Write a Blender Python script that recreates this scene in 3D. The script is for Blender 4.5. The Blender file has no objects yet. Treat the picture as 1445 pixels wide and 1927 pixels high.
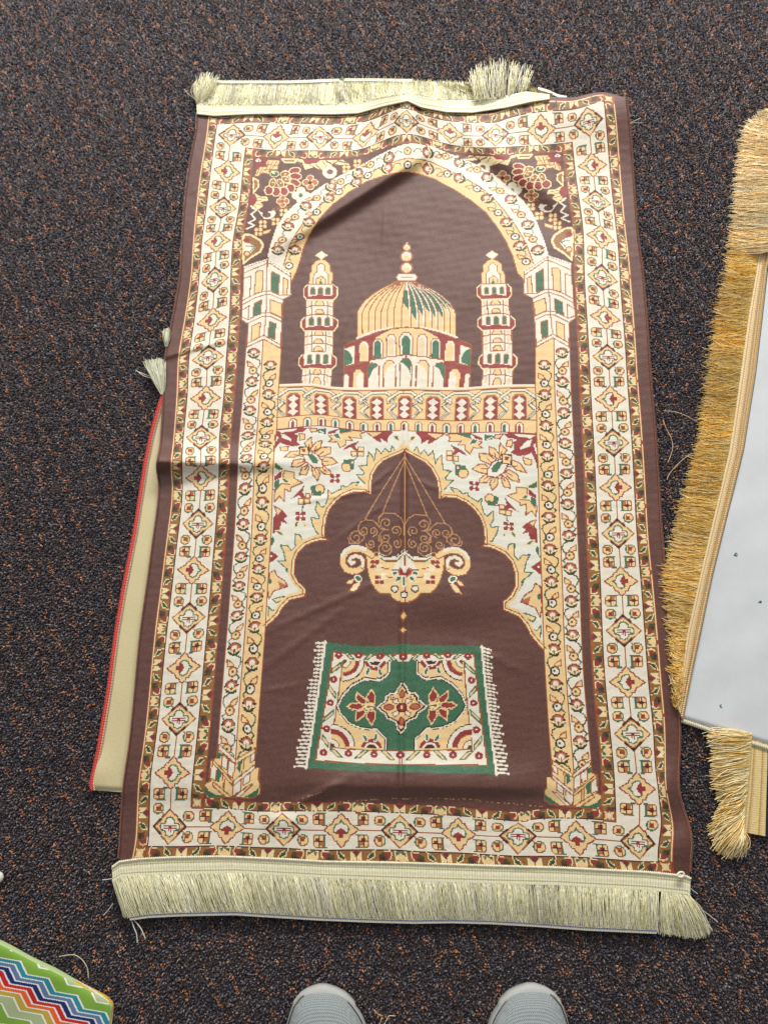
import bpy, math, random
import numpy as np
# ---------------------------------------------------------------- camera, world, lights, exposure
S = bpy.context.scene
F0, PCX, PCY, TH, CH = 1392.0, 722.5, 963.5, math.radians(15.2), 1.0     # focal length in photo pixels, centre, tilt, height
cd = bpy.data.cameras.new("camera"); cam = bpy.data.objects.new("camera", cd); S.collection.objects.link(cam)
cam.location = (0,0,CH); cam.rotation_euler = (TH,0,0)
cd.sensor_fit = 'VERTICAL'; cd.sensor_height = 36; cd.lens = F0/1927*36; cd.clip_start = .01; cd.clip_end = 100
S.camera = cam
w = bpy.data.worlds.new("World"); S.world = w; w.use_nodes = True
w.node_tree.nodes['Background'].inputs[0].default_value = (.94,.97,1.0,1); w.node_tree.nodes['Background'].inputs[1].default_value = .33
def area(name, loc, target, sx, sy, power, col):
    l = bpy.data.lights.new(name,'AREA'); l.shape='RECTANGLE'; l.size=sx; l.size_y=sy; l.energy=power; l.color=col
    o = bpy.data.objects.new(name,l); S.collection.objects.link(o); o.location=loc
    from mathutils import Vector
    o.rotation_euler = (Vector(target)-Vector(loc)).to_track_quat('-Z','Y').to_euler()
area('ceiling_light', (.35,3.0,1.75), (0,.4,0), 2.2, .6, 138, (1,.965,.91))
area('ceiling_light', (-1.2,1.5,2.4), (0,.6,0), 1.2, .6, 17, (1,.98,.95))
S.view_settings.view_transform='Standard'; S.view_settings.look='None'; S.view_settings.exposure=0; S.view_settings.gamma=1
try: S.view_settings.use_curve_mapping=False
except Exception: pass
# ---------------------------------------------------------------- rug pattern: mapping
# The rug's woven design lives on a knot grid (u across, v along).  Its lay on the floor was
# surveyed from landmarks of the design; a thin-plate spline carries the grid to the floor.
GW, GH = 506, 797
def _lm():
    L = []
    def add(u, v, x, y): L.append((u, v, x, y))
    for k, p in enumerate([(435.5,254),(427.2,322.8),(419.7,391.7),(408.1,453.2),(403,525.8),(398.7,601.7),(390.7,672),(386.4,749),
                           (377.6,823.2),(378,899.2),(371.6,985.6),(363,1072.6),(354.6,1163),(345,1256.5),(335.8,1352.9),(323.8,1454),(319.6,1555.3)]):
        add(45, 30+46*k, *p)
    for k, p in enumerate([(1106.2,228.5),(1113.6,310.9),(1122,378.4),(1130.3,444.5),(1132.3,522),(1138,597),(1143.5,671.7),(1147.9,750.6),
                           (1153.4,832.8),(1157.5,917),(1162,1003.9),(1167.9,1093.4),(1172.4,1186.5),(1178.7,1283.5),(1188.8,1380.7),(1199.1,1484.4),(1198.7,1585)]):
        add(461, 30+46*k, *p)
    for j, p in enumerate([(519.9,258.5),(602.6,257),(687.6,256),(764,225.3),(846.6,250.8),(931.9,253.3),(1017.5,244.1)]):
        add(97+52*j, 30, *p)
    for j, p in enumerate([(428.1,1555.7),(533.6,1559.8),(641.6,1560.6),(752,1563.9),(861.7,1568.1),(973.9,1571),(1083.9,1576)]):
        add(97+52*j, 766, *p)
    # band corners and band lines
    for a in [(26,14,409.4,234),(64,46,461.8,277.2),(442,46,1077,266.4),(480,14,1135.2,191.6),(26,782,279,1592),(64,750,358.7,1519.6),
              (442,750,1159.4,1546),(480,782,1237,1620.7),(480,674,1228.3,1380.7),(480,720,1237,1484),(480,748,1242.8,1547.6),
              (492,674,1251,1381),(492,720,1253.6,1484.5),(492,766,1265,1589),(26,720,285.6,1454),
              (149,14,602.6,235),(149,46,600,283),(357,14,932,231),(357,46,932,277),(253,14,765,205),(253,46,765,252),
              (149,782,533,1595),(149,750,530,1527),(253,782,752,1599),(253,750,752,1530.5),(357,750,974,1546),(357,782,974,1610.5)]:
        add(*a)
    # outer edges
    for v, x, y in [(0,372.2,210),(26,371,239),(91,354.5,330),(122,348.5,385),(153,344.5,440),(199,340,520),(245,326,600),(290,312.6,671),(340,309.6,736),
                    (384,306,802),(409,303,840),(432,296.6,878),(452,300.8,911),(506,290,1014),(548,279.9,1090),(597,266,1190),(643,256.6,1289),
                    (702,244,1411),(734,234,1483),(766,229,1556),(792,225,1616)]:
        add(0, v, x, y)
    for v, x, y in [(0,1177,184),(26,1182,222),(60,1187.2,283),(100,1192,356),(153,1199.5,450),(199,1209,520),(245,1215,592),(324,1222.3,702),
                    (407,1234,849),(496,1244.5,1015),(550,1256.5,1120),(598,1266.7,1219),(652,1275.8,1335),(674,1277.6,1382),(722,1275.5,1487),
                    (738,1284,1522),(753,1295,1556),(768,1300,1590),(795,1297,1648)]:
        add(506, v, x, y)
    for u, x, y in [(60,473.7,211.5),(100,543.7,211.5),(150,626.5,212.8),(180,674,210.6),(210,722,196),(237,748,188.5),(253,766,186),(270,790,198.5),(302,839.6,208.3),
                    (331,887,209),(371,951,199.4),(400,998.8,187.3),(418,1030.6,184),(450,1083,184)]:
        add(u, 1, x, y)
    for u, x, y in [(20,260,1619),(52,326,1616),(92,409,1614),(145,520,1618.5),(186,610,1623.5),(258,770,1625.5),(387,1050.7,1634),(465,1217,1642.5)]:
        add(u, 792, x, y)
    # field: column edges and arcade lines
    for v, x, y in [(283,529.5,630),(437,514,866),(498,509.6,1000),(610,497.4,1200),(686,483.6,1383)]:
        add(119, v, x, y)
    for v, x, y in [(417,1010.7,867),(476,1013.3,976),(543,1018.3,1107),(586,1021,1194),(676,1032,1385)]:
        add(387, v, x, y)
    for u, x, y in [(119,524,725.5),(159.5,596,725),(176.4,626,730),(197.3,663,731.5),(253,762,730),(313,872.5,731.5),(355.6,950,726.5),(387,1006,725.7)]:
        add(u, 339.5, x, y)
    for u, x, y in [(119,521,785.5),(160,596,780.5),(209,684,790),(253,760.5,788.7),(313,869,792),(387,1008.5,790.7)]:
        add(u, 374.5, x, y)
    for u, x, y in [(119,520,808),(164,603,801.5),(210,686,811),(253,760.5,810.7),(299,842.8,815),(387,1008.5,816.5)]:
        add(u, 388.6, x, y)
    add(253, 500, 760.9, 1000); add(253, 640, 755.6, 1332); add(253, 205, 765, 500)
    return np.array(L, float)
LM = _lm()
class TPS:
    def __init__(s, src, dst, lam):
        s.c = src.mean(0); s.k = 1.0/np.abs(src-s.c).max()
        P = (src-s.c)*s.k; n = len(P); s.P = P
        K = s._U(((P[:,None]-P[None])**2).sum(-1)) + lam*np.eye(n)
        A = np.zeros((n+3, n+3)); A[:n,:n] = K; A[:n,n] = 1; A[:n,n+1:] = P
        A[n:,:n] = A[:n,n:].T
        B = np.zeros((n+3, 2)); B[:n] = dst
        s.w = np.linalg.solve(A, B)
    @staticmethod
    def _U(r2): return np.where(r2 > 1e-14, r2*np.log(r2+1e-30), 0.0)
    def __call__(s, q):
        q = (np.asarray(q, float).reshape(-1,2)-s.c)*s.k; out = np.empty((len(q),2))
        for i in range(0, len(q), 20000):
            a = q[i:i+20000]
            U = s._U(((a[:,None]-s.P[None])**2).sum(-1))
            out[i:i+20000] = U@s.w[:-3] + s.w[-3] + a@s.w[-2:]
        return out
_i0 = TPS(LM[:,2:], LM[:,:2], 2e-5)
# features that repeat left and right of the axis sit at mirrored knots
PAIRS = [((603,471),(926,470)),((596,727),(932,729)),((614.6,1208),(903.9,1216)),((577,1445.5),(932.8,1457.7)),((698,930.4),(824.3,939)),((617.3,1016.5),(905,1027.4)),
         ((574.8,1107),(945.3,1131)),((571.4,847.8),(953,862.8)),((644,1054.5),(881,1059)),((503.4,488.6),(1029.6,482.4)),((547.9,555.4),(984.7,553)),
         ((384.6,1486),(1131.7,1508.7)),((488.8,1493),(1022.5,1504.6)),((443,1430.5),(1077.6,1457)),((585.6,1330),(927,1335))]
for _a,_b in PAIRS:
    _p = _i0([_a,_b]); _u = (_p[0,0]+506-_p[1,0])/2; _v = _p[:,1].mean()
    LM = np.vstack([LM,[[_u,_v,*_a],[506-_u,_v,*_b]]])
uv2px = TPS(LM[:,:2], LM[:,2:], 2e-5)
_inv = TPS(LM[:,2:], LM[:,:2], 2e-5)
def px2uv(p):
    p = np.asarray(p, float).reshape(-1,2); q = _inv(p)
    for _ in range(2):
        e = p-uv2px(q); q2 = _inv(p+e*0.9); q = q + (q2-_inv(p))
    return q
# ---------------------------------------------------------------- rug pattern: knot canvas
PAL = {  # dyed yarn colours, sRGB
 'B':(94,60,51),'W':(226,217,198),'Y':(230,196,140),'R':(142,50,47),'G':(62,104,76),'O':(150,84,38),'D':(58,26,18),'M':(144,98,50),
 'C':(230,208,158),'S':(174,104,68),'K':(72,64,38),'P':(222,198,160),'E':(146,66,44),'T':(110,48,50),'w':(221,217,202),'X':(70,38,32),'H':(50,72,44),'L':(184,134,88)}
PK = list(PAL); PI = {k:i for i,k in enumerate(PK)}
IMG = np.full((GH, GW), PI['B'], np.uint8)
_YY, _XX = np.mgrid[0:GH, 0:GW]
def _box(P, m):
    x0 = max(int(P[:,0].min()-m),0); x1 = min(int(P[:,0].max()+m)+2,GW)
    y0 = max(int(P[:,1].min()-m),0); y1 = min(int(P[:,1].max()+m)+2,GH)
    return x0,x1,y0,y1
def _fill(P, c):
    P = np.asarray(P, float); x0,x1,y0,y1 = _box(P,0)
    if x1<=x0 or y1<=y0: return
    X = _XX[y0:y1,x0:x1]+.5; Y = _YY[y0:y1,x0:x1]+.5; ins = np.zeros(X.shape,bool)
    Q = np.roll(P,-1,0)
    for (ax,ay),(bx,by) in zip(P,Q):
        if ay==by: continue
        m = ((ay>Y)!=(by>Y)) & (X < (bx-ax)*(Y-ay)/(by-ay)+ax); ins ^= m
    IMG[y0:y1,x0:x1][ins] = PI[c]
def _line(P, c, w):
    P = np.asarray(P, float)+(.27 if w<1.3 else 0); r = w/2+.08
    for a,b in zip(P[:-1],P[1:]):
        x0,x1,y0,y1 = _box(np.array([a,b]), r+1)
        if x1<=x0 or y1<=y0: continue
        X = _XX[y0:y1,x0:x1]+.5; Y = _YY[y0:y1,x0:x1]+.5
        d = b-a; L = max((d*d).sum(),1e-9)
        t = np.clip(((X-a[0])*d[0]+(Y-a[1])*d[1])/L,0,1)
        m = (X-a[0]-t*d[0])**2+(Y-a[1]-t*d[1])**2 <= r*r
        IMG[y0:y1,x0:x1][m] = PI[c]
def _mir(P): Q = np.array(P,float); Q[:,0] = 506-Q[:,0]; return Q
class Pen:
    """draws in a local frame f(pts)->uv; mir repeats it mirrored about the rug's axis"""
    def __init__(s, f, mir=False): s.f = f; s.m = mir
    def _do(s, P, fn, *a):
        Q = s.f(np.asarray(P,float).reshape(-1,2)); fn(Q,*a)
        if s.m: fn(_mir(Q),*a)
    def fill(s, P, c): s._do(P,_fill,c)
    def line(s, P, c, w=1.0): s._do(P,_line,c,w)
    def shp(s, P, c, o, w=1.0):
        s.fill(P,c); P=list(map(tuple,P)); s.line(P+[P[0]],o,w)
    def ell(s, x, y, rx, ry, c, o=None, w=1.0, a0=0, a1=360, n=20, rot=0):
        t = np.radians(np.linspace(a0,a1,n+1)); cr,sr = math.cos(math.radians(rot)),math.sin(math.radians(rot))
        X = rx*np.cos(t); Y = ry*np.sin(t)
        P = np.c_[x+X*cr-Y*sr, y+X*sr+Y*cr]
        if c: s.fill(P,c)
        if o: s.line(P,o,w)
    def rect(s, x0,y0,x1,y1,c,o=None,w=1.0):
        P=[(x0,y0),(x1,y0),(x1,y1),(x0,y1)]
        if c: s.fill(P,c)
        if o: s.line(P+[P[0]],o,w)
def Z(x0, y0, s=6.0208): return lambda P: px2uv(np.array([x0,y0])+P/s)
def Fr(u, v, ax=(1,0), ay=(0,1), s=1.0):
    A = np.array([ax,ay],float)*s
    return lambda P: np.array([u,v])+P@A
ID = lambda P: P
# ---------------------------------------------------------------- border
q = Pen(ID)
q.rect(0,0,506,797,'B')
q.rect(14,4,492,792,'M'); q.rect(26,14,480,782,'W'); q.rect(64,46,442,750,'M'); q.rect(75.5,55,430.5,741,'B')
for (a,b,c,d,col) in ((13.5,3.5,492.5,792.5,'E'),(14.6,4.6,491.4,791.4,'C'),(25.5,13.5,480.5,782.5,'D'),(64.5,46.5,441.5,749.5,'D'),(75.5,55,430.5,741,'E')):
    q.rect(a,b,c,d,None,col)
def tulip(p):
    p.fill([(-4.6,4.5),(-4.9,-3.6),(-2.4,-4.6),(0,-1.5),(2.4,-4.6),(4.9,-3.6),(4.6,4.5),(2,3),(-2,3)],'C')
    p.ell(0,1.6,3.1,3.1,'Y'); p.line([(-3,3.4),(-1.5,4.8),(1.5,4.8),(3,3.4)],'E')
    p.fill([(-.8,-1.8),(-3.6,.2),(-3.8,-2.6),(-2,-3.8)],'G'); p.fill([(.8,-1.8),(3.6,.2),(3.8,-2.6),(2,-3.8)],'G')
def bud(p):     # s>0 is the side of the tulip
    p.fill([(-4.6,3.5),(-2.4,4.2),(1.2,2.6),(2,0),(-1.4,-2.6),(-4.4,-1.2)],'K'); p.fill([(-4.8,1.5),(-2,4.4),(-.2,3.6),(-1,1)],'X')
    p.fill([(-.4,-3.6),(3.6,-4.2),(4.4,-1.6),(3,1.4),(.4,1.2),(-1,-1)],'R'); p.line([(-.8,-3.8),(3.8,-4.4),(4.8,-1.2),(3.2,1.9)],'C',.9)
    p.line([(-5,4.6),(-5,-1)],'K')
def leaf(p):    # s>0 is away from the M
    p.fill([(-4,4.8),(-2.2,-.8),(4.2,-5),(3,1.6)],'C'); p.fill([(-3,3.7),(-1.4,-.3),(3.2,-4.1),(2.1,1)],'H')
def emm(p):
    p.fill([(-4.8,4.6),(-4.6,-3.4),(-2.6,-2),(0,1.4),(2.6,-2),(4.6,-3.4),(4.8,4.6),(2.4,3.2),(0,4.8),(-2.4,3.2)],'C')
    p.fill([(-3,-3),(0,-4.6),(3,-3),(0,1.2)],'T'); p.line([(-1.6,-4.4),(1.6,-4.4)],'R',1.6); p.line([(0,1.6),(0,3.6)],'M',.8)
def strip(ax, along, out, length, N, centre):
    """ax: centre of the strip, along: unit vector, out: outward unit vector"""
    st = length/N; h = N//2
    for i in range(-h+1, h):
        a = abs(i); sg = 1 if i>0 else -1
        if centre=='bud0':
            k = (a-2)%6 if a>=2 else {0:'s',1:5}[a]
        elif centre=='T': k = a%6
        else: k = (a+3)%6
        # k: 0 tulip, 1 bud after, 2 leaf, 3 M, 4 leaf, 5 bud before
        c = np.array(ax)+np.array(along)*st*i; s = min(st/11.,1.1); al = np.array(along,float)*s
        f = lambda d: Pen(Fr(c[0],c[1],al*d,np.array(out,float)))
        if k=='s': leaf(f(1)); continue
        if k==0: tulip(f(1))
        elif k==3: emm(f(1))
        elif k==1: bud(f(-sg))
        elif k==5: bud(f(sg) if a>1 or centre!='bud0' else f(sg))
        elif k==2: leaf(f(-sg))
        else: leaf(f(sg))
for m in (0,1):
    X = (lambda x: 506-x) if m else (lambda x: x); o = (1,0) if m else (-1,0)
    strip((X(20),398),(0,1),o,778,72,'T'); strip((X(69.8),398),(0,1),o,714,64,'bud0')
strip((253,9),(1,0),(0,-1),466,36,'T'); strip((253,787),(1,0),(0,1),466,36,'T')
strip((253,50.7),(1,0),(0,-1),366,30,'M'); strip((253,745.5),(1,0),(0,1),366,30,'M')
def xcross(u, v):
    p = Pen(Fr(u,v)); p.rect(-5,-4.4,5,4.4,'M','E'); p.fill([(-4,-4),(-1,-2.6),(0,-3.4),(1,-2.6),(4,-4),(2.8,0),(4,4),(1,2.6),(0,3.4),(-1,2.6),(-4,4),(-2.8,0)],'Y')
    p.ell(0,0,1.4,1.2,'W')
for u in (20,486):
    for v in (9,787): xcross(u,v)
for u in (69.8,436.2):
    for v in (50.7,745.5): xcross(u,v)
# main band
def diaA(u, v, vert):
    p = Pen(Fr(u,v)); rx, ry = (16,14) if vert else (15.6,14.4)
    p.shp([(0,-ry),(rx,0),(0,ry),(-rx,0)],'Y','O')
    if vert:
        for s in (-1,1):
            p.line([(-7,s*(ry-6.4)),(0,s*(ry-.6)),(7,s*(ry-6.4))],'S',2.4); p.line([(-7,s*(ry-6)),(0,s*ry),(7,s*(ry-6))],'D',1.5)
    else:
        for s in (-1,1):
            p.line([(s*(rx-7.4),-6.2),(s*(rx-.6),0),(s*(rx-7.4),6.2)],'S',2.4); p.line([(s*(rx-7),-6.5),(s*rx,0),(s*(rx-7),6.5)],'D',1.6)
    C = [(-9.4,0),(-8.6,-2.6),(-4.6,-3),(-4.2,-4.6),(-3.2,-7),(0,-8.2),(3.2,-7),(4.2,-4.6),(4.6,-3),(8.6,-2.6),(9.4,0)]
    C = C+[(x,-y) for x,y in C[-2::-1]]
    p.shp(C,'W','G',1.1)
    p.line([(-6,-1),(6,-1)],'R',.8); p.line([(-6,1.2),(6,1.2)],'R',.8); p.line([(-1.2,-1),(-1.2,4)],'R',.8); p.line([(1.2,-1),(1.2,4)],'R',.8)
    p.rect(-1,-1,1,1,'T')
def diaB(u, v, out, vert):
    rx, ry = (16,14) if vert else (15.6,14.4)
    p = Pen(Fr(u,v)); q1=[(0,-ry),(3,-ry+2.6),(3.6,-ry+4.6),(6,-ry+5.2),(8.4,-4.4),(9.4,-4.6),(rx,0)]
    P = q1+[(x,-y) for x,y in q1[-2::-1]]; P = P+[(-x,y) for x,y in P[-2:0:-1]]
    p.shp(P,'Y','E',1.1)
    o = np.array(out,float); al = np.array([o[1],o[0]])
    f = Pen(Fr(u,v,al,o))       # (along, outward)
    f.shp([(0,-8.4),(-1.4,-5.6),(-5.4,-4),(-7,-.4),(-6.2,2.2),(-3,3.4),(3,3.4),(6.2,2.2),(7,-.4),(5.4,-4),(1.4,-5.6)],'W','G',1.1)
    f.fill([(0,-1.4),(-4.6,1.6),(-4.8,3.8),(-2.4,4.4),(-2,6.6),(0,7.6),(2,6.6),(2.4,4.4),(4.8,3.8),(4.6,1.6)],'R')
def rnd(u, v, a):      # a: direction (to the diamond)
    p = Pen(Fr(u,v)); p.ell(0,0,4.8,4.4,'Y','O'); t=math.degrees(math.atan2(a[1],a[0]))
    p.ell(0,0,4.8,4.4,None,'G',1.1,t-95,t+95)
    ax_,ay_ = np.sign(a); p.rect(-1.6,-1.6,1.6,1.6,'R'); p.line([(ax_*2,-2*ay_),(ax_*2,2*ay_),(-2*ax_,2*ay_)],'O',1.2)
    p.line([(a[0]*3.6,a[1]*3.4),(a[0]*6,a[1]*5.4)],'S',.8)
def sqr(u, v, bx, by):  # bar on side bx; brown cell towards by
    p = Pen(Fr(u,v)); p.fill([(-4.4,-3),(-3,-4.4),(4.4,-4.4),(4.4,4.4),(-3,4.4),(-4.4,3)],'Y')
    p.rect(min(bx*.4,bx*4),min(by*.4,by*4),max(bx*.4,bx*4),max(by*.4,by*4),'S')
    p.rect(-2-bx*.5,-2-by*.5,1.6-bx*.5,1.6-by*.5,'R')
    p.line([(-4.6,0),(4.6,0)],'D',.9); p.line([(0,-4.6),(0,4.6)],'D',.9)
    p.line([(-4.6,-3.4),(-3.4,-4.8),(3.4,-4.8),(4.6,-3.4),(4.6,3.4),(3.4,4.6),(-3.4,4.6),(-4.6,3.4),(-4.6,-3.4)],'O',.9)
    p.line([(bx*5,-5),(bx*5,5)],'G',1.1); p.line([(bx*3.2,by*5.2),(bx*7,by*5.2)],'G',1.); p.line([(-bx*2.,-by*5.2),(bx*6.4,-by*5.2)],'G',1)
for m in (0,1):
    U = 461 if m else 45; o = (1,0) if m else (-1,0)
    q.line([(U,30),(U,766)],'O',1.1)
    for k in range(16):
        v0 = 30+46*k; d = 1 if k%2==0 else -1; vA = v0 if d==1 else v0+46
        c = (k in (0,15))
        for sx in (-1,1):
            sqr(U+sx*10.8, vA+d*(28 if c else 27.6), -sx, d)
            if c and sx==(1 if m else -1) or not c: rnd(U+sx*11.4, vA+d*15.6, (-sx,-d))
    for k in range(17):
        v = 30+46*k
        if k%2==0: diaA(U,v,True)
        else: diaB(U,v,o,True)
for m in (0,1):
    V = 766 if m else 30; o = (0,1) if m else (0,-1)
    q.line([(45,V),(461,V)],'O',1.1)
    for j in range(8):
        u0 = 45+52*j; d = 1 if j%2==0 else -1; uA = u0 if d==1 else u0+52
        for sy in (-1,1):
            sqr(uA+d*32, V+sy*9.2, d, sy if 0 else 1)
            rnd(uA+d*17.5, V+sy*8.8, (-d,-sy))
    for j in range(9):
        u = 45+52*j
        if j%2==0: diaA(u,V,j in (0,8) and False)
        else: diaB(u,V,o,False)
# ---------------------------------------------------------------- field: corner flowers, arch, columns
c1 = Pen(Z(340,180),True); g1 = Pen(Z(340,90,3.1413),True)
def sq4(p,x,y,r,c='Y'):
    for a in (-1,1):
        for b in (-1,1): p.ell(x+a*r*.5,y+b*r*.5,r*.52,r*.52,c,'O',.8)
    p.ell(x,y,r*.3,r*.3,'G')
def clov(p,x,y,r,c,o,k):
    for a,b in ((0,-1),(1,0),(0,1),(-1,0)): p.ell(x+a*r*.58,y+b*r*.58,r*.5,r*.45,c,o,.9)
    p.ell(x,y,r*.26,r*.26,k)
c1.fill([(850,705),(985,710),(950,760),(985,800),(900,790),(850,830)],'R'); c1.ell(880,735,30,20,'W')
c1.shp([(985,725),(1130,735),(1100,790),(1100,840),(1020,830),(1000,885),(930,870),(885,905),(838,910),(862,840),(900,800),(985,800),(960,760)],'Y','O',.8)
c1.shp([(1145,720),(1330,718),(1290,760),(1180,758)],'M','C',1.6)
c1.shp([(825,935),(880,960),(884,1030),(828,1100)],'M','C',1.6)
c1.ell(1060,885,50,34,'G','C',.8); c1.ell(1050,870,26,12,'C',rot=40)
for x,y,a in ((1290,850,-12),(1300,912,4),(1292,982,20),(1245,1045,50),(1170,1080,75),(1082,1085,100),(1000,1070,118)):
    c1.ell(x,y,66 if a<30 else 52,38 if a<30 else 48,'R','C',1.2,rot=a)
for x,y,a in ((1180,885,-8),(1190,950,30),(1130,992,60),(1040,985,110)):
    c1.ell(x,y,52,34,'M','C',1,rot=a); c1.ell(x+6,y,12,10,'Y')
for P in ([(1000,740),(960,850)],[(1040,740),(1000,860)],[(1090,745),(1030,830)],[(930,800),(900,880)],[(900,800),(860,890)],[(990,780),(1090,790)],[(930,840),(1000,830)]): c1.line(P,'O',.8)
for P in ([(880,720),(910,790)],[(930,715),(930,790)],[(960,740),(900,770)]): c1.line(P,'T',.8)
c1.fill([(820,1095),(900,1140),(985,1148),(990,1200),(905,1200),(940,1250),(880,1290),(800,1280),(850,1210),(860,1150)],'C'); c1.ell(820,1175,44,62,'R')
c1.line([(860,1190),(980,1190)],'M',.8); c1.line([(870,1150),(960,1165)],'M',.8); c1.line([(860,1225),(930,1240)],'M',.8); c1.line([(830,1240),(860,1280)],'M',.8); c1.fill([(870,1290),(930,1330),(1060,1300),(1080,1330),(1040,1400),(950,1400),(910,1350)],'W'); c1.ell(975,1350,50,30,'K'); c1.ell(985,1350,26,16,'R')
clov(c1,1156,1195,66,'S','C','R'); c1.shp([(1040,1290),(1100,1250),(1130,1260),(1070,1300)],'K','M'); c1.shp([(1180,1270),(1250,1240),(1230,1280)],'K','M')
clov(c1,1356,1130,86,'W','C','G')
c1.line([(800,1250),(860,1300),(800,1340),(850,1400),(770,1440),(840,1470),(750,1510)],'W',1.9)
for x,y in ((1165,1322),(1075,1425),(930,1455),(880,1540)): sq4(c1,x,y,46)
c1.shp([(920,1540),(1025,1505),(1010,1545),(940,1570)],'Y','O',.8)
c1.shp([(735,1570),(800,1580),(905,1640),(935,1700),(900,1770),(800,1830),(715,1900),(715,1590)],'M','C',2.4)
c1.fill([(720,1660),(790,1680),(850,1720),(790,1790),(740,1810),(720,1740)],'W'); c1.ell(750,1640,36,28,'R'); c1.ell(750,1790,34,26,'Y','O'); c1.line([(740,1700),(840,1710),(790,1760)],'G')
g1.fill([(655,660),(720,680),(735,720),(790,705),(850,730),(905,690),(1000,690),(960,662)],'C'); g1.fill([(715,658),(835,658),(800,684),(740,686)],'R'); g1.line([(860,670),(900,690),(930,668),(980,680),(1010,664)],'B',1.6)
for P in ([(690,664),(715,700)],[(800,690),(830,720)],[(840,670),(870,715)],[(900,668),(915,690)],[(760,690),(790,705)]): g1.line(P,'M',.8)
g1.ell(880,735,40,34,'W','C'); g1.ell(882,732,16,14,'R','G'); g1.line([(800,820),(830,770)],'G'); clov(g1,765,795,42,'S','C','D')
clov(g1,710,872,48,'W','C','G')
for x,y in ((1043,682),(978,716)): sq4(g1,x,y,24)
# the arch: two curved bands, surveyed on both sides of the ripple
OUT = [(505,483),(512,456),(521.5,427.5),(537,403.6),(556.5,384.5),(582,367),(610.6,348),(642.5,330),(677.5,313),(709,295),(738,281),(766.6,272),(792,273),(817,278),(855.5,294),(893.7,309.7),(925.5,327),(957.4,354),(983,378),(1002,405),(1014.7,434),(1024,459),(1031,483)]
MID = [(533,500),(544,462.5),(556.5,440),(569,421),(591.5,395.6),(614,375),(645.6,351),(677.5,332),(712.5,316),(747.5,302),(766.6,297),(779,298.5),(808,303),(839.6,317.6),(871.4,333.5),(900,349.5),(925.5,370),(948,395.6),(967,421),(983,446.6),(995.6,475),(1004,500)]
INN = [(548.7,530),(557.9,511.5),(564.5,493),(570,470),(582,443.4),(601,411.6),(626.5,384.5),(658,360.6),(690,341.5),(722,330.4),(754,324),(766,324),(785.5,327),(817,336.7),(855.5,357.4),(887,378),(913,399),(935,427.5),(951,453),(964,481.6),(973,513.4),(984,526)]
px = Pen(lambda P: px2uv(P))
O2 = [(505,520)]+OUT+[(1031,520)]; M2 = [(530,525)]+MID+[(1007,525)]
px.fill(O2+[(1000,540),(984,526)]+INN[::-1]+[(530,540)],'W'); px.fill(M2+[(984,528)]+INN[::-1],'Y')
px.fill(INN+[(984,560),(548,560)],'B')
px.line(OUT,'W',1.6); px.line(MID,'O',1.1); px.line(INN,'O',1.3)
def rose(u, v, ax, ay):
    p = Pen(Fr(u,v,ax,ay)); p.ell(0,0,6.4,5.7,'D'); p.ell(0,-.4,4.9,4.3,'S'); p.ell(0,-.5,5.2,4.6,None,'E',.9,200,340)
    p.fill([(-5.6,.4),(-4.6,3.8),(-2,5.2),(2,5.2),(4.6,3.8),(5.6,.4),(2.6,1.6),(0,2.8),(-2.6,1.6)],'H'); p.line([(-4.4,4),(-2,5.4),(2,5.4),(4.4,4)],'D',.8)
    p.ell(0,-.6,2.6,2.4,'W'); p.line([(-5.6,.9),(-2.6,2.2),(-.8,3.4)],'C',1.4); p.line([(5.4,.9),(2.6,2.2),(1,3.4)],'C',1.4)
    p.line([(0,.6),(0,2.4)],'R'); p.line([(3.8,-1),(7,-1.4)],'D',.9)
def circ(u, v, ax, ay, c, lf=True):
    p = Pen(Fr(u,v,ax,ay)); p.ell(0,0,3.9,3.8,c,'D' if c=='W' else 'O',1.25); p.rect(-1,-1,1,1,'H')
    if lf: p.shp([(-6.2,-10.6),(-5.8,-5),(-2,-4.2),(.6,-5),(-1.6,-8)],'Y','O',.9)
for m in (0,1):
    M = (lambda x: 506-x) if m else (lambda x: x); s = -1 if m else 1
    q.rect(M(83.5),281,M(100),712,'W') if not m else q.rect(M(100),281,M(83.5),712,'W')
    q.rect(min(M(100),M(119)),281,max(M(100),M(119)),712,'Y')
    for x in (83.5,100,119): q.line([(M(x),281),(M(x),712)],'O',1.1)
    for i in range(13):
        v = 303.6+31.4*i
        for (u,vr,c,k) in ((91.8,v,'Y',0),(109.5,v+13.6,'W',1)):
            f = -1 if (i+k)%2 else 1
            rose(M(u),vr,(s*(1 if k==0 else -1)*f*-1,0),(0,1)); circ(M(u),vr+19.3,(s*f,0),(0,1),c)
            p = Pen(Fr(M(u),vr,(s*f,0),(0,1)))
            p.line([(1.5,5.5),(6,8),(7,12),(5,16),(3.4,17.5)],'H',1); p.line([(3.4,21),(6.6,24),(4,27.4)],'H',1)
RW = [(523,470.5),(542,426),(575.6,387.7),(623,351),(672.7,325.6),(731.6,297),(804.6,287.4),(863.5,306),(916,333.5),(960.6,375),(992.4,422.7),(1011.5,470.5)]
CW = [(531,451),(555,408),(596,372),(641,341.5),(696.6,309.7),(766.6,283.5),(838,293.8),(897,319),(940,359),(979.7,403.6),(1002,449.8)]
RY = [(555,470),(581,418),(618.6,373),(671,343),(728.4,316),(805.5,317.6),(863.5,335),(916,373),(952.6,418),(978,462.5)]
CY = [(543.7,499.5),(564.4,445),(595.6,399),(637.7,360.6),(691.8,330),(766.6,310),(841,327),(897,355),(936.7,399.8),(968.5,445),(989,492)]
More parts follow.
